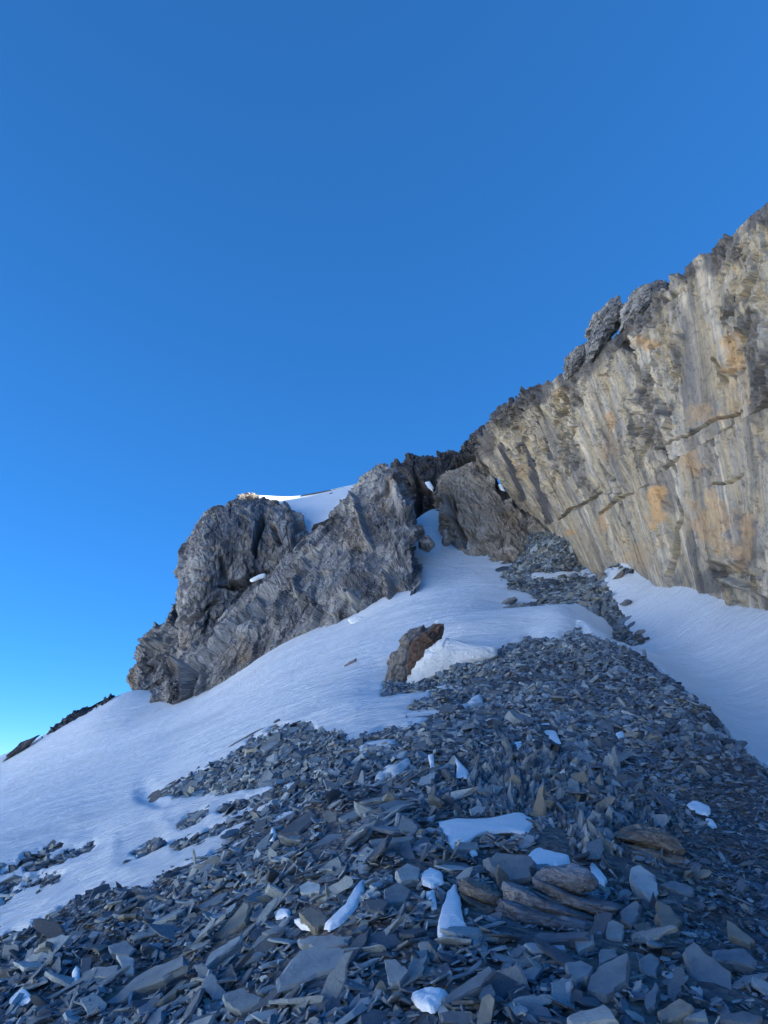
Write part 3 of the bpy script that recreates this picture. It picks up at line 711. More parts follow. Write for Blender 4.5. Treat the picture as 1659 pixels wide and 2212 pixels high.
# ------------------------------------------------------------------ boulders: traced outlines with real bodies
def boulder(name, outline, Y, depth, mat, seed=0, nr=96, nh=48, amp=.06, lay=0.0, lean=0.0, flow_rot=0.0, warm=None, stain_shade=None, power=.75):
    """a closed body: its outline seen from the front, rounded to the front and the back by 'depth' metres"""
    o = np.array(outline, float); c = o.mean(0)
    Pc = at(c[0], c[1], Y); R = at(o[:, 0], o[:, 1], np.full(len(o), Y)) - Pc
    ang = np.arctan2(R[:, 2], R[:, 0]); k = np.argsort(ang); ang = ang[k]; Rk = R[k]
    th = np.linspace(-math.pi, math.pi, nr, endpoint=False)
    a3 = np.concatenate([ang - 2 * math.pi, ang, ang + 2 * math.pi])
    X = np.interp(th, a3, np.tile(Rk[:, 0], 3)); Z = np.interp(th, a3, np.tile(Rk[:, 2], 3))
    ph = np.linspace(0, math.pi, nh)
    sp = np.sin(ph) ** power; cp = np.sign(np.cos(ph)) * np.abs(np.cos(ph)) ** power
    G = np.stack([sp[:, None] * X[None], -cp[:, None] * depth + lean * sp[:, None] * Z[None], sp[:, None] * Z[None]], -1)
    size = np.abs(R).max(); N = G / (np.linalg.norm(G, axis=-1, keepdims=True) + 1e-9)
    q = G / size + seed
    ca, sa = math.cos(flow_rot), math.sin(flow_rot)
    fx = ca * G[..., 0] + sa * G[..., 2]; fz = -sa * G[..., 0] + ca * G[..., 2]
    Q = np.stack([fx / size, G[..., 1] / size, fz / size], -1) + seed
    h1, e1 = facet(Q * 2.2 + .3 * fbm(q * 2, 2, seed)[..., None], seed + 3, .6, .5); h2, e2 = facet(Q * np.array([3, 4, 7]), seed + 5, .6, .6)
    d = size * (amp * 1.9 * h1 + amp * .9 * h2 + amp * .5 * fbm(q * 7, 4, seed + 8) - amp * .8 * sstep(.07, 0, e1))
    if lay:
        lz = Q[..., 2] * lay + .5 * fbm(Q * 1.6, 3, seed + 6); fr = lz - np.floor(lz)
        d = d + size * .09 * (_h(np.floor(lz).astype(np.int64), 0 * lz.astype(np.int64), 0 * lz.astype(np.int64), seed) - .5) - size * .05 * sstep(.16, 0, np.minimum(fr, 1 - fr))
    Vv = G + N * (d * (.35 + .65 * sp[:, None]))[..., None]
    Vv = np.concatenate([Vv.reshape(-1, 3)])
    i = np.arange(nh - 1)[:, None] * nr; j = np.arange(nr)[None]; j2 = (j + 1) % nr
    fc = np.stack([i + j, i + nr + j, i + nr + j2, i + j2], -1).reshape(-1, 4)
    fl = np.stack([fx, fz, G[..., 1]], -1).reshape(-1, 3) + 5 + seed
    wpx, wpy, _ = proj(G + Pc)
    wm = warm(wpx, wpy) if warm else 0 * wpx; st = stain_shade(wpx, wpy) if stain_shade else 0 * wpx
    me = mesh_np(name, Vv, fc, mat, mat is M_SNOW, {"flow": ('FLOAT_VECTOR', fl), "stain_shade": ('FLOAT', np.clip(st, 0, 1).ravel()), "warmth": ('FLOAT', np.clip(wm, 0, 1).ravel())})
    ob = link(name, me); ob.location = Pc
    return ob
M_BOULD = rock_material("boulder_rock", [(.3, (.11, .105, .105)), (.5, (.24, .235, .23)), (.7, (.36, .355, .35))], (1, 1, 1), 6, (.4, .35, .3), (.06, .055, .06), (.15, .085, .055), .95, .03)
M_SLATE = rock_material("slate_rock", [(.3, (.15, .165, .19)), (.5, (.27, .285, .31)), (.7, (.42, .42, .42))], (.5, 2.4, 1), 4, None, (.05, .05, .06), (.28, .2, .12), .68, .02)
M_BROWN = rock_material("brown_slate", [(.3, (.15, .145, .14)), (.5, (.28, .255, .225)), (.7, (.40, .36, .30))], (.5, 2.4, 1), 4, None, (.05, .05, .06), (.30, .22, .14), .55, .02)
M_PIN = rock_material("pinnacle_rock", [(.3, (.12, .125, .135)), (.5, (.26, .265, .27)), (.7, (.44, .43, .41))], (.5, 2.0, 1), 1.2, None, (.03, .03, .04), (.25, .2, .15), .62, .06)

bw = lambda px, py: .85 * sstep(-5, 4, poly_sdf(px, py, [(886,1392),(935,1352),(970,1340),(960,1400),(930,1450),(890,1500),(866,1500),(878,1440)]) + 6 * fbm(np.stack([px, py, 0 * px], -1) * .06, 3, 12))
o = boulder("boulder", [(834,1500),(834,1455),(843,1420),(862,1392),(876,1370),(905,1361),(938,1352),(957,1351),(955,1375),(945,1405),(930,1440),(905,1480),(885,1505)], 20.0, .8, M_BOULD, 3, 180, 100, .075, warm=bw, lean=.2)
tag(o, "large grey boulder with a rust-brown hollow face standing in the snow", "boulder")
o = boulder("snow_bank", [(862,1500),(876,1458),(893,1430),(913,1411),(934,1398),(945,1386),(962,1380),(990,1386),(1030,1394),(1070,1400),(1078,1420),(1030,1440),(980,1462),(930,1492),(895,1516)], 19.5, .45, M_SNOW, 4, 120, 60, 0.02, power=.6)
tag(o, "smooth bank of snow piled against the right side of the brown-faced boulder", "snow bank")

GB = [([(881,1165),(884,1150),(900,1138),(912,1137),(919,1150),(905,1162),(886,1170)], 43.2, .8, "smooth slate-blue boulder at the edge of the snow gully, against the buttress", M_PIN),
      ([(903,1172),(912,1160),(925,1160),(941,1178),(925,1190),(908,1184)], 42.6, .7, "rough dark boulder in the gully just below the smooth blue one", M_PIN),
      ([(955,1172),(956,1150),(963,1144),(974,1165),(972,1176),(960,1178)], 44.3, .6, "small upright dark boulder alone in the gully snow", M_PIN),
      ([(740,1446),(745,1436),(770,1421),(768,1430),(752,1444)], 27.5, .12, "small dark rock sliver alone on the open snow below the buttress", M_PIN),
      ([(672,1145),(676,1138),(700,1130),(718,1120),(712,1132),(690,1143)], 51.4, .6, "dark rock knob at the lower corner of the snow saddle", M_DARK),
      ([(648,1172),(655,1160),(672,1152),(678,1158),(664,1172)], 51.3, .5, "small dark knob between the tower and the snow saddle", M_DARK),
      ([(707,1072),(715,1067),(730,1068),(728,1073),(713,1076)], 60.3, .5, "flat dark rock lying on the snow saddle below its crest", M_DARK),
      ([(1340,1304),(1352,1296),(1363,1300),(1362,1308),(1344,1310)], 26.5, .3, "round dark stone at the right margin of the upper scree", M_SLATE),
      ([(1291,1238),(1302,1237),(1314,1248),(1296,1252)], 33.0, .35, "flat brown block on snow between wall and upper scree", M_BROWN),
      ([(1325,1250),(1340,1234),(1348,1240),(1338,1252)], 32.0, .3, "tilted brown block on snow just below the wall foot", M_BROWN),
      ([(1284,1222),(1292,1216),(1303,1220),(1300,1226),(1290,1228)], 34.0, .2, "small brown stone on the snow crest at the wall foot", M_BROWN),
      ([(1078,1308),(1090,1297),(1112,1290),(1118,1297),(1100,1306)], 28.8, .3, "grey slab lying on snow left of the upper scree", M_SLATE),
      ([(1368,1374),(1376,1362),(1390,1361),(1394,1368),(1380,1374)], 24.0, .22, "rounded grey stone on the snow right of the upper scree", M_SLATE),
      ([(1370,1382),(1384,1378),(1399,1382),(1392,1386),(1376,1386)], 23.6, .15, "thin flat stone below the rounded one, on snow right of the upper scree", M_BROWN),
      ([(330,1834),(338,1818),(352,1815),(357,1822),(346,1836),(336,1840)], 12.9, .18, "upright dark stone sticking out of the snow left of the scree", M_SLATE),
      ([(264,1868),(270,1858),(281,1857),(276,1864)], 12.2, .08, "small dark chip alone on the snow left of the scree", M_SLATE)]
for k, (ol, Y, dp, lb, mt) in enumerate(GB):
    c = np.array(ol, float).mean(0)
    if Y < 35 and k > 2:
        g = ground_at(c[0], c[1] + (max(p[1] for p in ol) - c[1]) * .7); Y = float(g[1]) + .05
    o = boulder("boulder" if Y > 30 else "rock", ol, Y, dp, mt, 20 + k, 60, 30, .07)
    tag(o, lb, "boulder" if Y > 30 else "rock")
PN = [([(1268,768),(1270,715),(1280,686),(1300,665),(1326,655),(1338,672),(1343,690),(1330,712),(1305,742),(1280,775)], 31.0, 1.0, "tall layered dark pinnacle leaning on the crest of the wall", 9),
      ([(1219,803),(1224,775),(1240,760),(1262,752),(1272,768),(1268,790),(1245,808),(1226,812)], 33.2, .9, "low dark rock knob on the wall crest beside the tall pinnacle", 6),
      ([(1345,705),(1350,665),(1362,646),(1392,633),(1405,628),(1436,636),(1440,660),(1410,690),(1365,712)], 29.5, 1.4, "pale-capped rock block on the wall crest right of the tall pinnacle", 5)]
for k, (ol, Y, dp, lb, ly) in enumerate(PN):
    o = boulder("rock_pinnacle", ol, Y, dp, M_PIN, 60 + k, 120, 80, .085, lay=ly, flow_rot=.45)
    tag(o, lb, "rock pinnacle", "rock knobs on the crest of the streaked wall")
# thin rock lines breaking through the far snow skyline
SK = [([(0,1655),(40,1612),(80,1590),(60,1612),(20,1645)],50.0,"longer rock rib breaking through the far snow at the left"),
      ([(12,1636),(50,1603),(85,1588),(52,1608)],50.6,"thin rock rib just above the longer one on the far snow"),
      ([(68,1640),(76,1622),(86,1615),(80,1636),(72,1646)],48.6,"short stubby rock below the ribs on the far snow"),
      ([(135,1565),(150,1555),(175,1545),(160,1556)],51.4,"thin rock sliver above the long dark ledge"),
      ([(155,1552),(200,1528),(225,1512),(190,1538)],51.6,"thin rock strip along the skyline above the dark ledge"),
      ([(648,1072),(700,1063),(768,1050),(766,1055),(700,1068)],61.4,"thin dark line of rock along the crest of the snow saddle")]
for k, (ol, Y, lb) in enumerate(SK):
    o = boulder("rock_rib", ol, Y - .1, .35, M_DARK, 80 + k, 70, 24, .05)
    tag(o, lb, "rock rib")

# ------------------------------------------------------------------ loose stones
def slab_mesh(name, poly, th, detail=True, seed=0, mat=None, bevel=.12):
    """a plate with broken edges: poly is (n,2), lying in its own plane, thickness th"""
    r = np.random.default_rng(seed); p = np.array(poly, float)
    if detail:                                              # break each edge once or twice
        q = []
        n = len(p); sz = np.abs(p).max()
        for k in range(n):
            a, b = p[k], p[(k + 1) % n]; e = b - a; nn = np.array([-e[1], e[0]]) / (np.linalg.norm(e) + 1e-9)
            q.append(a)
            m = 1 + int(np.linalg.norm(e) > .5 * sz) + int(np.linalg.norm(e) > sz)
            for t in range(1, m + 1): q.append(a + e * (t / (m + 1) + r.uniform(-.12, .12)) + nn * r.uniform(-.06, .06) * sz)
        p = np.array(q)
    n = len(p); c = p.mean(0); V = []; sz = np.abs(p).max()
    tilt = r.uniform(-.12, .12, 2)
    levels = [(.5, 1 - bevel * r.uniform(.5, 1.2)), (.28, 1.0), (-.2, .97), (-.5, .86)] if detail else [(.5, .93), (.2, 1.0), (-.5, .85)]
    for z, s in levels:
        jit = r.uniform(-.035, .035, (n, 2)) * sz
        zz = z * th + (r.uniform(-.10, .10, n) * th if z < .45 else 0) + (p - c) @ tilt * (.6 if z > 0 else .2)
        V.append(np.concatenate([c + (p - c) * s + jit, zz[:, None]], 1))
    V = np.concatenate(V); me = bpy.data.meshes.new(name)
    faces = []
    for L in range(len(levels) - 1):
        for k in range(n):
            a, b = L * n + k, L * n + (k + 1) % n
            faces.append((a, a + n, b + n, b))
    ct = len(V); V = np.concatenate([V, [[c[0], c[1], .5 * th]]])
    for k in range(n): faces.append((ct, k, (k + 1) % n))
    faces.append(tuple(reversed([(len(levels) - 1) * n + k for k in range(n)])))
    me.from_pydata([tuple(v) for v in V], [], faces); me.update()
    me.materials.append(mat or M_STONE_O)
    return me

def frame_from(nrm, spin):
    n = Vector(nrm).normalized(); a = Vector((1, 0, 0)) if abs(n.x) < .9 else Vector((0, 1, 0))
    x = (a - n * a.dot(n)).normalized(); y = n.cross(x)
    x2 = x * math.cos(spin) + y * math.sin(spin); y2 = n.cross(x2)
    return Matrix((x2, y2, n)).transposed()
NEAR_TAKEN = []; CLEAR = []
def traced_slab(poly, th, label, lift=.06, tilt=(0, 0), mat=None, grow=1.0, cat="stone slab", seed=0, name="flat_stone", tf=.25):
    """slab whose corners are known from the picture; it lies on its own plane over the ground.
    tilt turns that plane (right, up) away from the ground's; tf: how far the plane faces the viewer"""
    p = np.array(poly, float); c = p.mean(0)
    g = ground_at(c[0], c[1]); n = gnormal(np.array(g[0]), np.array(g[1]))
    tc = -g / np.linalg.norm(g)
    n = n * (1 - tf) + tc * tf + np.array([tilt[0], 0, tilt[1]]); n /= np.linalg.norm(n)
    g = g + tc * (lift + th * .5)
    D = at(p[:, 0], p[:, 1], np.ones(len(p)))
    P = D * ((g @ n) / (D @ n))[:, None]
    M = frame_from(n, 0); Mi = np.array(M.transposed())
    loc = (P - g) @ Mi.T
    q = loc[:, :2] * grow
    area = .5 * np.sum(q[:, 0] * np.roll(q[:, 1], -1) - np.roll(q[:, 0], -1) * q[:, 1])
    if area < 0: q = q[::-1]
    me = slab_mesh(name, q, th, True, seed + 1, mat)
    o = link(name, me); o.matrix_world = Matrix.Translation(Vector(g - n * th * .3)) @ M.to_4x4()
    tag(o, label, cat)
    NEAR_TAKEN.append((c[0], c[1], np.abs(p - c).max())); CLEAR.append((poly, -5.0))
    return o
L7 = lambda pts: [(x * .5, 1810.5 + y * .5) for x, y in pts]
L8 = lambda pts: [(829.5 + x * .5, 1755.6 + y * .5) for x, y in pts]
L5 = lambda pts: [(494 + x * .3637, 1481 + y * .3637) for x, y in pts]
HERO = [
 (L7([(1190,600),(1300,490),(1400,475),(1500,500),(1490,560),(1440,580),(1195,650)]),.05,"largest smooth blue-grey slab, wedge-shaped, low at the centre of the scree"),
 (L7([(965,680),(1040,650),(1135,690),(1130,710),(1040,760),(970,720)]),.05,"five-sided slab with a pointed lower end below the largest wedge slab"),
 (L7([(450,710),(620,580),(800,510),(810,560),(640,640),(500,720)]),.06,"longest slab of the scree, a slanting blade near the lower left"),
 (L7([(470,470),(550,445),(590,480),(560,510),(480,505)]),.05,"squarish flat slab above the longest slanting blade"),
 (L7([(930,430),(1070,270),(1085,300),(1060,370),(950,450)]),.06,"long tilted slab pointing up towards the brown triangular stone"),
 (L7([(910,500),(1050,420),(1040,450),(940,520),(870,580),(890,540)]),.05,"narrow pale-topped slab just below the long tilted one"),
 (L7([(1295,215),(1330,190),(1385,200),(1385,230),(1330,245),(1300,240)]),.05,"rounded pale stone with speckled face amid darker shale"),
 (L7([(1290,330),(1340,305),(1420,350),(1410,375),(1360,395),(1330,370)]),.06,"brownish angular stone beside a crooked streak of snow"),
 (L7([(1280,440),(1380,425),(1520,430),(1500,460),(1380,480),(1300,465)]),.04,"broad thin slab directly above the largest wedge slab"),
 (L7([(350,520),(400,520),(390,600),(350,610)]),.05,"dark upright slab beside the brown block near lower left"),
 (L7([(400,560),(520,555),(510,600),(440,610),(395,600)]),.06,"brown-edged block near the lower left of the scree"),
 (L7([(500,510),(540,515),(580,520),(575,590),(545,590)]),.04,"upright pale slab standing just right of the brown-edged block"),
 (L7([(660,730),(800,610),(815,615),(760,680),(690,720)]),.05,"slanting slab with a rust-brown edge, right of the longest blade"),
 (L7([(850,300),(960,240),(990,230),(960,270),(870,315)]),.04,"slim slanting slab high on the left part of the scree"),
 (L7([(375,430),(400,400),(450,410),(440,435)]),.03,"small brown-grey slab left of the squarish flat one"),
 (L8([(430,200),(500,180),(640,205),(655,230),(630,270),(640,300),(520,310),(450,240)]),.12,"thick rounded slab lying just under the lower snow patch"),
 (L8([(1060,260),(1100,235),(1175,280),(1185,360),(1160,390),(1070,310)]),.10,"pale upright block against the brown layered outcrop"),
 (L8([(1020,430),(1090,380),(1110,400),(1105,450),(1070,495),(1030,470)]),.05,"small kite-shaped slab right of the big layered outcrop"),
 (L8([(1180,370),(1240,400),(1290,480),(1250,550),(1210,540),(1180,460)]),.06,"tilted brown-edged slab on the right, below the pale block"),
 (L8([(870,780),(920,680),(1060,620),(1055,740),(960,810)]),.08,"big angular block beneath the layered outcrop, near the bottom"),
 (L8([(1100,640),(1150,615),(1190,640),(1180,720),(1120,690)]),.05,"smooth blue slab standing right of the big angular block"),
 (L8([(1300,600),(1340,570),(1390,620),(1510,700),(1510,800),(1420,780),(1320,720)]),.08,"largest slab on the right, a pentagon with a notched top"),
 (L8([(1420,600),(1560,595),(1610,640),(1600,670),(1500,650),(1430,640)]),.05,"flat slab just above the notched pentagon slab"),
 (L8([(1480,470),(1600,560),(1580,580),(1490,530)]),.05,"brownish slanting slab near the right border"),
 (L8([(1130,820),(1170,730),(1190,760),(1170,850),(1140,870)]),.04,"slender pointed slab standing at the bottom right of centre"),
 (L8([(1180,870),(1280,810),(1340,840),(1320,870),(1250,900),(1200,913)]),.05,"brown-tinted slab at the bottom below the slender pointed one"),
 (L8([(780,655),(850,640),(910,670),(880,720),(830,740),(800,720)]),.05,"slate slab with a drooping corner left of the big angular block"),
 (L8([(250,800),(470,680),(480,700),(420,760),(260,830)]),.05,"long beam-like slab pointing at the round snow patch"),
 (L8([(0,640),(50,640),(110,690),(70,740),(20,740)]),.04,"six-sided flat slab left of the round snow patch"),
 (L8([(0,340),(60,310),(120,340),(90,390),(10,400)]),.06,"rounded blue slab left of the tall snow streak"),
 (L8([(600,570),(780,575),(790,600),(650,605)]),.04,"thin bar-shaped slab lying under the layered outcrop"),
 (L8([(640,540),(660,515),(900,530),(890,560),(700,565)]),.05,"long dark slab wedged at the foot of the layered outcrop"),
 (L8([(820,560),(905,530),(910,570),(840,610)]),.04,"four-cornered pale slab at the right foot of the layered outcrop"),
 (L8([(930,600),(1000,590),(1010,630),(930,670)]),.05,"small grey slab right above the big angular block"),
 (L8([(1190,310),(1250,295),(1340,330),(1335,365),(1280,350)]),.05,"curved-top slab right of the pale upright block"),
 (L8([(970,460),(1040,500),(1030,560),(960,540)]),.05,"pointed grey slab between the layered outcrop and the kite-shaped slab"),
 (L8([(790,880),(960,840),(1020,913),(800,920)]),.06,"mottled slab cut by the bottom border, right of centre"),
 (L8([(1290,895),(1390,855),(1400,900)]),.04,"pale three-cornered slab at the bottom border"),
 (L8([(1440,880),(1560,865),(1640,890),(1600,913),(1450,905)]),.04,"smooth bluish slab in the bottom right corner"),
 (L5([(650,790),(760,735),(805,740),(780,780),(700,815)]),.06,"flat-topped slab high on the scree beside the dark leaning one"),
 (L5([(490,970),(600,890),(690,880),(650,950),(500,1005)]),.06,"broad tilted slab left of the little snow pyramid"),
 (L5([(290,890),(500,740),(540,760),(420,880),(300,900)]),.07,"long dark leaning slab on the upper left of the scree"),
 (L5([(560,760),(600,740),(640,760),(640,850),(590,820)]),.06,"brown-tinged upright slab between the dark leaning slab and the flat-topped one"),
 (L5([(830,920),(1110,910),(1100,930),(1000,940),(840,965)]),.06,"long level slab in the middle of the scree"),
 (L5([(1000,940),(1080,920),(1110,1030),(1050,1050)]),.06,"dark pointed slab hanging below the long level slab"),
 (L5([(1340,940),(1480,935),(1490,965),(1350,985)]),.05,"grey level slab below the long snow patch"),
 (L5([(300,900),(430,895),(430,925),(310,925)]),.05,"short level slab under the dark leaning one"),
 (L5([(990,1110),(1060,1060),(1140,1090),(1130,1160),(1020,1180)]),.07,"pale speckled slab left of a lump of snow"),
 (L5([(775,690),(960,655),(940,680),(800,695)]),.04,"thin smooth slab above the long level slab"),
]
BROWN_IDX = {7, 10, 12, 18, 23, 25, 16}
tilts = np.random.default_rng(5)
for k, (pl, th, lb) in enumerate(HERO):
    traced_slab(pl, th, lb, lift=.12 if k not in (15, 16, 21) else .15, tilt=(tilts.uniform(-.18, .18), tilts.uniform(-.12, .12)), seed=100 + k, tf=.3,
                mat=M_TONE[next((t for w, t in (("brown", "brownish"), ("rust", "brownish"), ("pale", "pale grey"), ("mottled", "pale grey"), ("dark", "dark slate"), ("smooth blue-grey", "blue-grey"), ("grey", "mid-grey")) if w in lb.split(",")[0].split(" amid")[0].split(" beside")[0].split(" above")[0].split(" below")[0].split(" near")[0].split(" against")[0].split(" right")[0].split(" left")[0].split(" under")[0]), "blue-grey")])

# layered outcrops (beds still held together): each bed is a part
def outcrop(label, spine, beds, seed, mat, spread, mass):
    """spine: outline of the whole; beds: list of bed outlines from the bottom to the top"""
    root = bpy.data.objects.new("layered_outcrop", None); scene.collection.objects.link(root)
    c = np.array(spine, float).mean(0); g = ground_at(c[0], c[1] + 12); root.location = g
    tag(root, label, "rock outcrop")
    NEAR_TAKEN.append((c[0], c[1], 60)); CLEAR.extend((b, 12.0) for b in beds)
    for k, b in enumerate(beds):
        p = np.array(b, float)
        Y = g[1] + .18 - spread * k
        o = boulder("rock_bed", b, Y, mass, mat, seed + k, 72, 34, .05, lay=4 if len(b) > 5 else 2, flow_rot=-.25)
        M = o.matrix_world.copy(); o.parent = root; o.location = Vector(o.location) - Vector(g)
    return root
outcrop("largest layered grey outcrop, its beds fanned like pages, near the bottom",
        L8([(460,540),(490,400),(700,230),(1030,400),(950,520)]),
        [L8([(650,285),(700,240),(780,228),(860,232),(920,290),(900,330),(820,345),(740,320)]),
         L8([(640,280),(690,290),(800,345),(900,372),(1020,395),(1030,415),(975,460),(900,440),(820,415),(720,380),(650,325)]),
         L8([(520,330),(545,305),(620,330),(700,368),(800,405),(880,430),(930,460),(900,470),(760,440),(620,410),(530,380)]),
         L8([(490,410),(520,372),(620,400),(760,432),(900,468),(962,488),(950,520),(860,525),(740,505),(600,470),(500,450)]),
         L8([(462,535),(480,440),(560,455),(680,490),(800,520),(760,535),(640,545),(540,552)])], 900, M_SLATE, .06, .17)
outcrop("brown rounded layered outcrop rising at the right of the lower snow patch",
        L8([(990,100),(1330,260)]),
        [L8([(905,160),(960,150),(1060,180),(1190,215),(1250,270),(1120,300),(1000,260),(930,210)]),
         L8([(985,105),(1040,72),(1110,62),(1190,75),(1240,110),(1280,170),(1240,190),(1150,150),(1060,125)]),
         L8([(1000,125),(1100,140),(1200,178),(1280,190),(1320,235),(1345,268),(1320,275),(1250,255),(1160,215),(1060,170)]),
         L8([(955,305),(1000,260),(1070,225),(1170,225),(1240,262),(1270,300),(1180,300),(1080,310)])], 930, M_BROWN, .06, .2)
outcrop("dark-sided blocky outcrop right of the tall snow streak",
        L8([(320,290),(500,470)]),
        [L8([(320,300),(345,285),(410,300),(500,345),(512,372),(490,400),(400,380),(335,345)]),
         L8([(330,345),(400,375),(495,400),(478,450),(430,470),(360,476),(338,410)])], 950, M_BROWN, .05, .14)

# snow lying among the stones
SN = [
 ([(953,1776),(975,1768),(1030,1772),(1070,1768),(1120,1755),(1140,1762),(1149,1790),(1140,1801),(1100,1796),(1050,1798),(1030,1805),(1010,1820),(985,1832),(968,1812)],"long snow patch stretching across the middle of the spur"),
 ([(1138,1850),(1160,1832),(1168,1815),(1165,1800),(1190,1792),(1215,1794),(1222,1815),(1232,1862),(1205,1868),(1175,1866)],"ragged snow patch just below the long one"),
 ([(985,1912),(992,1940),(1000,1990),(1009,2003),(985,2012),(965,2030),(952,2042),(946,2000),(955,1960),(968,1928)],"tall wedge of snow with a pointed top between dark blocks"),
 ([(1165,1566),(1185,1562),(1200,1580),(1212,1605),(1200,1602),(1180,1588)],"teardrop of snow high on the spur"),
 ([(1484,1738),(1500,1730),(1520,1738),(1534,1745),(1530,1760),(1512,1756),(1500,1752)],"lump of snow in the fine rubble of the right flank"),
 ([(1524,1768),(1538,1772),(1548,1784),(1540,1788),(1530,1780)],"small snow lump below the other one on the right flank"),
 ([(890,2148),(920,2136),(965,2140),(955,2165),(935,2182),(910,2176),(895,2162)],"round snow patch beside the long beam-like slab"),
 ([(1273,1862),(1285,1868),(1311,1900),(1305,1910),(1288,1900),(1276,1885)],"narrow snow wedge between the two layered outcrops"),
 ([(908,1890),(930,1876),(955,1888),(957,1905),(935,1915),(915,1908)],"rounded snow lump above the tall wedge"),
 ([(920,1930),(938,1922),(940,1938),(945,1962),(932,1966),(925,1950)],"small snow lump at the left of the tall wedge"),
 ([(980,1632),(995,1650),(1012,1668),(1008,1680),(985,1676),(988,1655)],"snow sliver tucked behind the jagged rib"),
 ([(925,1632),(936,1630),(938,1652),(930,1656)],"tiny upright snow streak left of the jagged rib"),
 ([(735,1830),(745,1808),(756,1796),(756,1830),(745,1833)],"little snow pyramid among dark slabs"),
 ([(578,1812),(590,1788),(597,1800),(590,1815)],"pointed bit of snow at the foot of the dark leaning slab"),
 ([(697,2002),(720,1985),(740,1975),(752,1950),(770,1915),(785,1900),(782,1925),(765,1965),(740,1990),(715,2005)],"crooked streak of snow beside the brown angular stone"),
 ([(636,1990),(652,1986),(667,1998),(668,2006),(650,2004)],"short snow streak left of the brown angular stone"),
 ([(592,1972),(610,1965),(627,1966),(622,1978),(596,1984)],"flat snow scrap between slabs left of the crooked streak"),
 ([(20,2160),(45,2140),(52,2128),(60,2145),(74,2158),(50,2166),(30,2175)],"star-shaped scrap of snow in the lower left corner"),
 ([(155,2105),(165,2088),(173,2095),(172,2118),(163,2125)],"thin snow chip right of the star-shaped scrap"),
 ([(1110,1605),(1125,1600),(1130,1612),(1118,1618)],"tiny snow fleck left of the teardrop"),
 ([(1330,1585),(1345,1580),(1350,1590),(1338,1596)],"faint snow fleck on the upper right of the spur"),
 ([(880,1560),(905,1548),(940,1540),(930,1552),(900,1562)],"thin snow tongue at the upper left margin of the spur"),
 ([(1015,1840),(1026,1836),(1032,1845),(1020,1850)],"small white fleck below the long snow patch"),
]
for ol, lb in SN:
    if lb: CLEAR.append((ol, -2.0))

# unit shards for the scree
def shard(n, r, el, th, bottom):
    a = np.sort(r.uniform(0, 2 * math.pi, n) * .35 + np.arange(n) * 2 * math.pi / n * .65 + 0)
    a = np.arange(n) * 2 * math.pi / n + r.uniform(-.38, .38, n)
    rad = r.uniform(.62, 1.0, n)
    x = np.cos(a) * rad * el; y = np.sin(a) * rad / el
    zt = th * .5 + r.uniform(-.25, .25, n) * th + x * r.uniform(-.12, .12)
    top = np.stack([x * .9, y * .9, zt], -1)
    bot = np.stack([x * 1.0 + r.uniform(-.05, .05, n), y * 1.0, np.full(n, -th * .5)], -1)
    V = np.concatenate([top, bot]); Fc = []
    for k in range(1, n - 1): Fc.append((0, k, k + 1))
    for k in range(n):
        k2 = (k + 1) % n; Fc += [(k, n + k, n + k2), (k, n + k2, k2)]
    if bottom:
        for k in range(1, n - 1): Fc.append((n, n + k + 1, n + k))
    return V, np.array(Fc)
rs = np.random.default_rng(11)
SH_NEAR = [shard(6, rs, rs.uniform(1.05, 1.9), rs.uniform(.08, .28), True) for _ in range(24)]
SH_FAR = [shard(5, rs, rs.uniform(1.0, 1.6), rs.uniform(.18, .45), False) for _ in range(24)]

def sample_zone(y0, y1, med, sig, cover, seed, smax, upper=False, fine=False):
    """positions and sizes of stones on the scree between two distances"""
    r = np.random.default_rng(seed)
    us_ = (-.66, .66)
    # candidates uniform in area
    area = (us_[1] - us_[0]) * ((y1 + C0) ** 2 - (y0 + C0) ** 2) / 2
    meds = med; e2 = meds ** 2 * math.exp(2 * sig ** 2) * 1.9
    n = int(area * cover / e2)
    yy = np.sqrt(r.uniform((y0 + C0) ** 2, (y1 + C0) ** 2, n)) - C0
    xx = r.uniform(us_[0], us_[1], n) * (yy + C0)
    z = T(xx, yy); P = np.stack([xx, yy, z], -1)
    px, py, d = proj(P)
    m = (px > -60) & (px < W0 + 60) & (py < H0 + 90) & (py > 1080)
    P = P[m]; n = len(P); px, py = px[m], py[m]
    f = snowness(P)
    s = med * np.exp(r.normal(0, sig, n))
    fineness = sstep(1250, 1560, px) * sstep(1500, 1750, py) * .5        # the right flank is finer rubble
    s = s * (1 - fineness)
    s = np.minimum(s, smax)
    lim = r.normal(-.3, 2.8, n) + 6.0 * (r.random(n) < .06) + 26.0 * (r.random(n) < .006) * (P[:, 1] < 24)
    m = f < lim
    return P[m], s[m], f[m], px[m], py[m], d
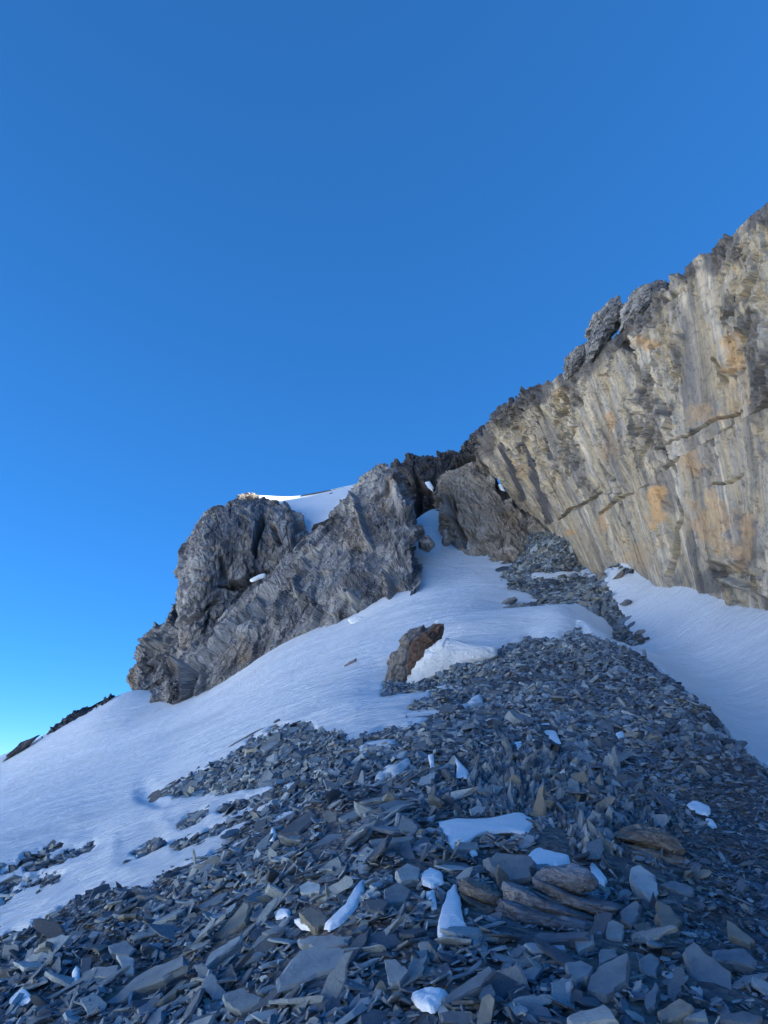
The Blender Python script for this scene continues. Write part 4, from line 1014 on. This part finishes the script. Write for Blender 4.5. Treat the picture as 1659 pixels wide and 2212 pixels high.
def orient(P, r, amt, px, py):
    """plates lie roughly with the slope, tilted; in the upright zone they stand on edge"""
    n = len(P); N = gnormal(P[:, 0], P[:, 1], .3)
    t = r.normal(0, amt, (n, 3)); N = N + t
    zone = np.exp(-(((px - 1110) / 120) ** 2 + ((py - 1690) / 75) ** 2)) + .9 * np.exp(-(((px - 1330) / 110) ** 2 + ((py - 1790) / 70) ** 2))
    z = (r.random(n) < zone * 1.2)
    N[z] = np.array([-.85, -.45, .25]) + r.normal(0, .22, (z.sum(), 3))
    N /= np.linalg.norm(N, axis=1, keepdims=True)
    N[N[:, 2] < 0] *= -1
    a = np.where(np.abs(N[:, :1]) < .9, np.array([[1., 0, 0]]), np.array([[0, 1., 0]]))
    X = a - N * (a * N).sum(1, keepdims=True); X /= np.linalg.norm(X, axis=1, keepdims=True)
    Yv = np.cross(N, X); sp = r.normal(.35, .9, n)[:, None]
    sp = np.where(z[:, None], r.normal(1.2, .35, n)[:, None], sp)
    X2 = X * np.cos(sp) + Yv * np.sin(sp); Y2 = np.cross(N, X2)
    return np.stack([X2, Y2, N], -1), z               # columns
def bake(P, s, R, protos, r, tint):
    Vs, Fs, Ts = [], [], []; off = 0
    which = r.integers(0, len(protos), len(P))
    for k, (V, Fc) in enumerate(protos):
        m = which == k
        if not m.any(): continue
        q = V[None] * s[m][:, None, None]
        w = np.einsum('nij,nvj->nvi', R[m], q) + P[m][:, None]
        nn = m.sum(); nv = len(V)
        Fk = Fc[None] + (np.arange(nn) * nv)[:, None, None] + off
        Vs.append(w.reshape(-1, 3)); Fs.append(Fk.reshape(-1, 3)); Ts.append(np.repeat(tint[m], nv)); off += nn * nv
    return np.concatenate(Vs), np.concatenate(Fs), np.concatenate(Ts)
def make_scree(name, zones, protos, seed, mat):
    r = np.random.default_rng(seed); out = []; big = []
    for zn in zones:
        P, s, f, px, py, d = sample_zone(**zn)
        # clear the ground where the traced slabs lie
        ok = np.ones(len(P), bool)
        R, z = orient(P, r, .4, px, py)
        s = np.where(z, s * 1.1, s)
        for pl, gr in CLEAR:
            pl = np.array(pl, float); b0, b1 = pl.min(0) - 10, pl.max(0) + 10
            k = np.nonzero((px > b0[0]) & (px < b1[0]) & (py > b0[1]) & (py < b1[1]))[0]
            if len(k): ok[k[poly_sdf(px[k], py[k], pl) + 0 > gr - np.minimum(s[k] / P[k, 1] * F * .5, 24 if gr < 10 else 8)]] = False
        P, s, f, px, py, R, z = P[ok], s[ok], f[ok], px[ok], py[ok], R[ok], z[ok]
        P = P + np.array([0, 0, 1.]) * (s * np.where(z, r.uniform(-.45, -.05, len(P)), r.uniform(-.12, .30, len(P))))[:, None]
        tint = np.clip(r.beta(1.2, 1.6, len(P)) + .15 * fbm(P * .5, 3, 77), 0, 1)
        bz = 1.0 * np.exp(-(((px - 1180) / 110) ** 2 + ((py - 1690) / 60) ** 2)) + np.exp(-(((px - 1350) / 110) ** 2 + ((py - 1790) / 70) ** 2)) + .5 * np.exp(-(((px - 1420) / 90) ** 2 + ((py - 1880) / 60) ** 2)) + .5 * (P[:, 1] > 24)
        tint = np.where(r.random(len(P)) < .33 * bz, r.uniform(.8, .95, len(P)), tint)
        ang = s / P[:, 1] * F
        big.append((P, s, R, tint, ang, px, py, z))
    P, s, R, tint, ang, px, py, z = [np.concatenate([b[i] for b in big]) for i in range(8)]
    return P, s, R, tint, ang, px, py, z, r
zn_near = [dict(y0=2.2, y1=5.0, med=.022, sig=.62, cover=2.0, seed=1, smax=.09),
           dict(y0=2.2, y1=6.0, med=.058, sig=.33, cover=.42, seed=12, smax=.12),
           dict(y0=5.0, y1=9.0, med=.030, sig=.58, cover=2.2, seed=2, smax=.13)]
zn_far = [dict(y0=9.0, y1=14.0, med=.044, sig=.5, cover=2.1, seed=3, smax=.2),
          dict(y0=14.0, y1=23.0, med=.055, sig=.45, cover=2.1, seed=4, smax=.22),
          dict(y0=23.0, y1=49.0, med=.095, sig=.5, cover=2.2, seed=5, smax=.6)]
Pn, sn, Rn, tn, an, pxn, pyn, zn_, rn = make_scree("near", zn_near, SH_NEAR, 21, M_STONE_S)
inframe = (pxn > 15) & (pxn < W0 - 15) & (pyn > 1500) & (pyn < H0 - 25)
free = np.ones(len(Pn), bool)
for (cx, cy, rr) in NEAR_TAKEN: free &= ~((np.abs(pxn - cx) < rr * .5) & (np.abs(pyn - cy) < rr * .5))
score = np.where(inframe & free, an, 0)
N_SINGLE = 235
idx = np.argsort(-score)[:N_SINGLE]
rest = np.ones(len(Pn), bool); rest[idx] = False
V, Fc, Tt_ = bake(Pn[rest], sn[rest], Rn[rest], SH_NEAR, rn, tn[rest])
Pf, sf, Rf, tf_, af, pxf, pyf, zf, rf = make_scree("far", zn_far, SH_FAR, 22, M_STONE_S)
V2, F2, T2 = bake(Pf, sf, Rf, SH_FAR, rf, tf_)
me = mesh_np("scree_rubble", np.concatenate([V, V2]), np.concatenate([Fc, F2 + len(V)]), M_STONE_S, False, {"tint": ('FLOAT', np.concatenate([Tt_, T2]))})
o = tag(link("scree_rubble", me), "loose grey and brown shale rubble covering the spur below the rock wall", "scree", kind="stuff")
print("rubble stones", len(Pn), len(Pf), "tris", len(Fc) + len(F2))

# single stones: the largest ones
protos = []
for k in range(22):
    r = np.random.default_rng(500 + k); n = int(r.integers(4, 7)); el = r.uniform(1.05, 2.0)
    a = np.arange(n) * 2 * math.pi / n + r.uniform(-.35, .35, n); rad = r.uniform(.7, 1.05, n)
    protos.append(slab_mesh("loose_stone", np.stack([np.cos(a) * rad * el, np.sin(a) * rad / el], -1), r.uniform(.10, .28), True, 600 + k))
# what each stone lies beside, so that its label can be followed in the picture
MARKS = [("the largest wedge slab", 672, 2080), ("the pentagonal slab", 1530, 2110), ("the round snow patch", 925, 2160), ("the tall snow wedge", 978, 1975),
 ("the big layered outcrop", 1180, 1960), ("the long snow patch", 1050, 1785), ("the ragged snow patch", 1195, 1832), ("the brown rounded outcrop", 1420, 1830),
 ("the longest slanting blade", 315, 2125), ("the brown triangular stone", 677, 1985), ("the dark leaning slab", 640, 1775), ("the little snow pyramid", 748, 1815),
 ("the star-shaped snow scrap", 48, 2150), ("the squarish flat slab", 262, 2052), ("the bottom-right smooth slab", 1600, 2195), ("the snow lump of the right flank", 1508, 1745),
 ("the snow teardrop", 1188, 1582), ("the jagged rib", 1110, 1690), ("the crooked snow streak", 745, 1950), ("the big angular block", 1310, 2115),
 ("the pale upright block", 1390, 1905), ("the pale speckled round stone", 670, 1920), ("the long level slab", 845, 1822), ("the slab cut by the bottom border", 1280, 2200),
 ("the left snow margin", 60, 2010), ("the snow tongues", 600, 1690), ("the brownish slanting slab", 1598, 2020), ("the brown-edged block", 228, 2100)]
pending = []
tone_names = list(TONES); tone_p = [.27, .38, .19, .11, .05]
for j, i in enumerate(idx):
    me = protos[int(rn.integers(0, len(protos)))]
    o = bpy.data.objects.new("loose_stone", me); scene.collection.objects.link(o)
    tone = tone_names[int(rn.choice(5, p=tone_p))]
    o.material_slots[0].link = 'OBJECT'; o.material_slots[0].material = M_TONE[tone]
    M = Matrix([list(row) for row in Rn[i]]).to_4x4()
    sc = float(sn[i]) * 1.05
    nrm = Rn[i][:, 2]
    o.matrix_world = Matrix.Translation(Vector(Pn[i] + nrm * sc * .12)) @ M @ Matrix.Scale(sc, 4)
    co = np.array([v.co[:] for v in me.vertices]); ext = co.max(0) - co.min(0)
    ratio = max(ext[0], ext[1]) / min(ext[0], ext[1]); thick_ = ext[2] / max(ext[0], ext[1])
    facing = abs(float(nrm @ (Pn[i] / np.linalg.norm(Pn[i]))))
    shape = ("long " if ratio > 1.75 else "") + ("thin flake" if thick_ < .13 else "slab" if thick_ < .24 else "block")
    pose = "seen edge-on" if facing < .3 else "flat-lying" if nrm[2] > .85 else "tilted"
    ds = [(math.hypot((mx - pxn[i]), (my - pyn[i]) * 1.2), nm, mx, my) for nm, mx, my in MARKS]
    dd, nm, mx, my = min(ds)
    dx, dy = pxn[i] - mx, pyn[i] - my
    way = ("right of" if dx > 0 else "left of") if abs(dx) > 1.6 * abs(dy) else ("below" if dy > 0 else "above") if abs(dy) > 1.6 * abs(dx) else \
          ("below and right of" if dx > 0 else "below and left of") if dy > 0 else ("above and right of" if dx > 0 else "above and left of")
    pending.append((o, tone, shape, pose, way, nm, dd, float(an[i])))
groups = {}
for p in pending: groups.setdefault((p[1], p[2], p[3], p[4], p[5]), []).append(p)
for key, ps in groups.items():
    tone, shape, pose, way, nm = key
    ps.sort(key=lambda q: q[6])
    for k, p in enumerate(ps):
        lb = f"{pose} {tone} {shape} {way} {nm}"
        short = nm.replace("the ", "", 1) if len(lb.split()) > 12 else nm
        way = way.replace("below and ", "lower ").replace("above and ", "upper ")
        lb = f"{pose} {tone} {shape} {way} {short}"
        if len(ps) > 1: lb += ", nearest to it" if k == 0 else ", farthest from it" if k == len(ps) - 1 else ", second away" if k == 1 else f", {('third','fourth','fifth','sixth','seventh','eighth')[min(k - 2, 5)]} away"
        if len(lb.split()) > 16: lb = lb.replace("seen edge-on", "edge-on").replace(" of right flank", "")
        tag(p[0], lb, "stone", "large loose stones of the scree")

# ------------------------------------------------------------------ snow patches lying in the scree
def snow_patch(outline, label, h=.014, lift=.06, tf=.0, cat="snow patch", name="snow_patch", Y=None):
    p = np.array(outline, float); c = p.mean(0); p = c + (p - c) * 1.08
    if Y is None:
        g = ground_at(c[0], c[1]); n = gnormal(np.array(g[0]), np.array(g[1]))
    else:
        g = at(c[0], c[1], Y); n = np.array([-.3, -.55, .78])
    tc = -g / np.linalg.norm(g); n = n * (1 - tf) + tc * tf; n /= np.linalg.norm(n); g = g + tc * lift
    # outline made wavy
    q = []
    r = np.random.default_rng(int(abs(c[0] * 7 + c[1])))
    m = len(p)
    t = np.linspace(0, m, 72, endpoint=False); k = t.astype(int); f = (t - k)[:, None]
    pp = p[k] * (1 - f) + p[(k + 1) % m] * f
    for _ in range(2): pp = (pp + .5 * np.roll(pp, 1, 0) + .5 * np.roll(pp, -1, 0)) / 2
    ang = np.arctan2(pp[:, 1] - c[1], pp[:, 0] - c[0])
    sz = np.abs(p - c).max()
    pp = c + (pp - c) * (1 + .07 * fbm(np.stack([pp[:, 0], pp[:, 1], 0 * ang], -1) * (8 / sz), 4, int(c[0])))[:, None]
    D = at(pp[:, 0], pp[:, 1], np.ones(72)); P = D * ((g @ n) / (D @ n))[:, None]
    PS = sum(np.roll(P, q_, 0) for q_ in range(-7, 8)) / 15
    cc = P.mean(0); rings = 12; V = []
    scale = np.linalg.norm(P - cc, axis=1).mean()
    hh = min(h * 1.3, scale * .22)
    for a in range(rings + 1):
        s = a / rings
        z = hh * np.sqrt(max(0, 1 - s ** 2.6))
        ring = cc + (PS - cc) * s + (P - PS) * s ** 4
        z2 = z * (1 + .3 * fbm(ring * (2.5 / scale), 3, 3)) - (.6 * hh if a == rings else 0)
        V.append(ring + n * z2[:, None])
    V = np.concatenate(V); N_ = 72
    i = np.arange(rings)[:, None] * N_; j = np.arange(N_)[None]; j2 = (j + 1) % N_
    fc = np.stack([i + j, i + N_ + j, i + N_ + j2, i + j2], -1).reshape(-1, 4)
    nn = np.cross(V[fc[400, 1]] - V[fc[400, 0]], V[fc[400, 3]] - V[fc[400, 0]])
    if nn @ n < 0: fc = fc[:, ::-1]
    me = mesh_np(name, V, fc, M_SNOW_NEAR if Y is None else M_SNOW)
    return tag(link(name, me), label, cat)
for ol, lb in SN:
    if lb: snow_patch(ol, lb, lift=.12 if lb.startswith(("long snow", "ragged")) else .06)
# snow on rock ledges
LED = [([(540,1252),(560,1242),(573,1239),(570,1246),(545,1256)],47.3,"thin snow strip on the ledge under the tower's overhang"),
       ([(918,1042),(928,1040),(936,1052),(934,1060),(924,1052)],53.4,"snow scrap high in the dark rock band"),
       ([(1076,1048),(1084,1046),(1090,1060),(1082,1058)],47.5,"tiny snow scrap in the shadowed corner of the brown crag"),
       ([(752,1338),(765,1328),(782,1334),(776,1342),(758,1346)],36.6,"snow cap on rubble at the buttress foot")]
for ol, Y, lb in LED: snow_patch(ol, lb, h=.07, lift=.2, Y=Y, tf=.3)
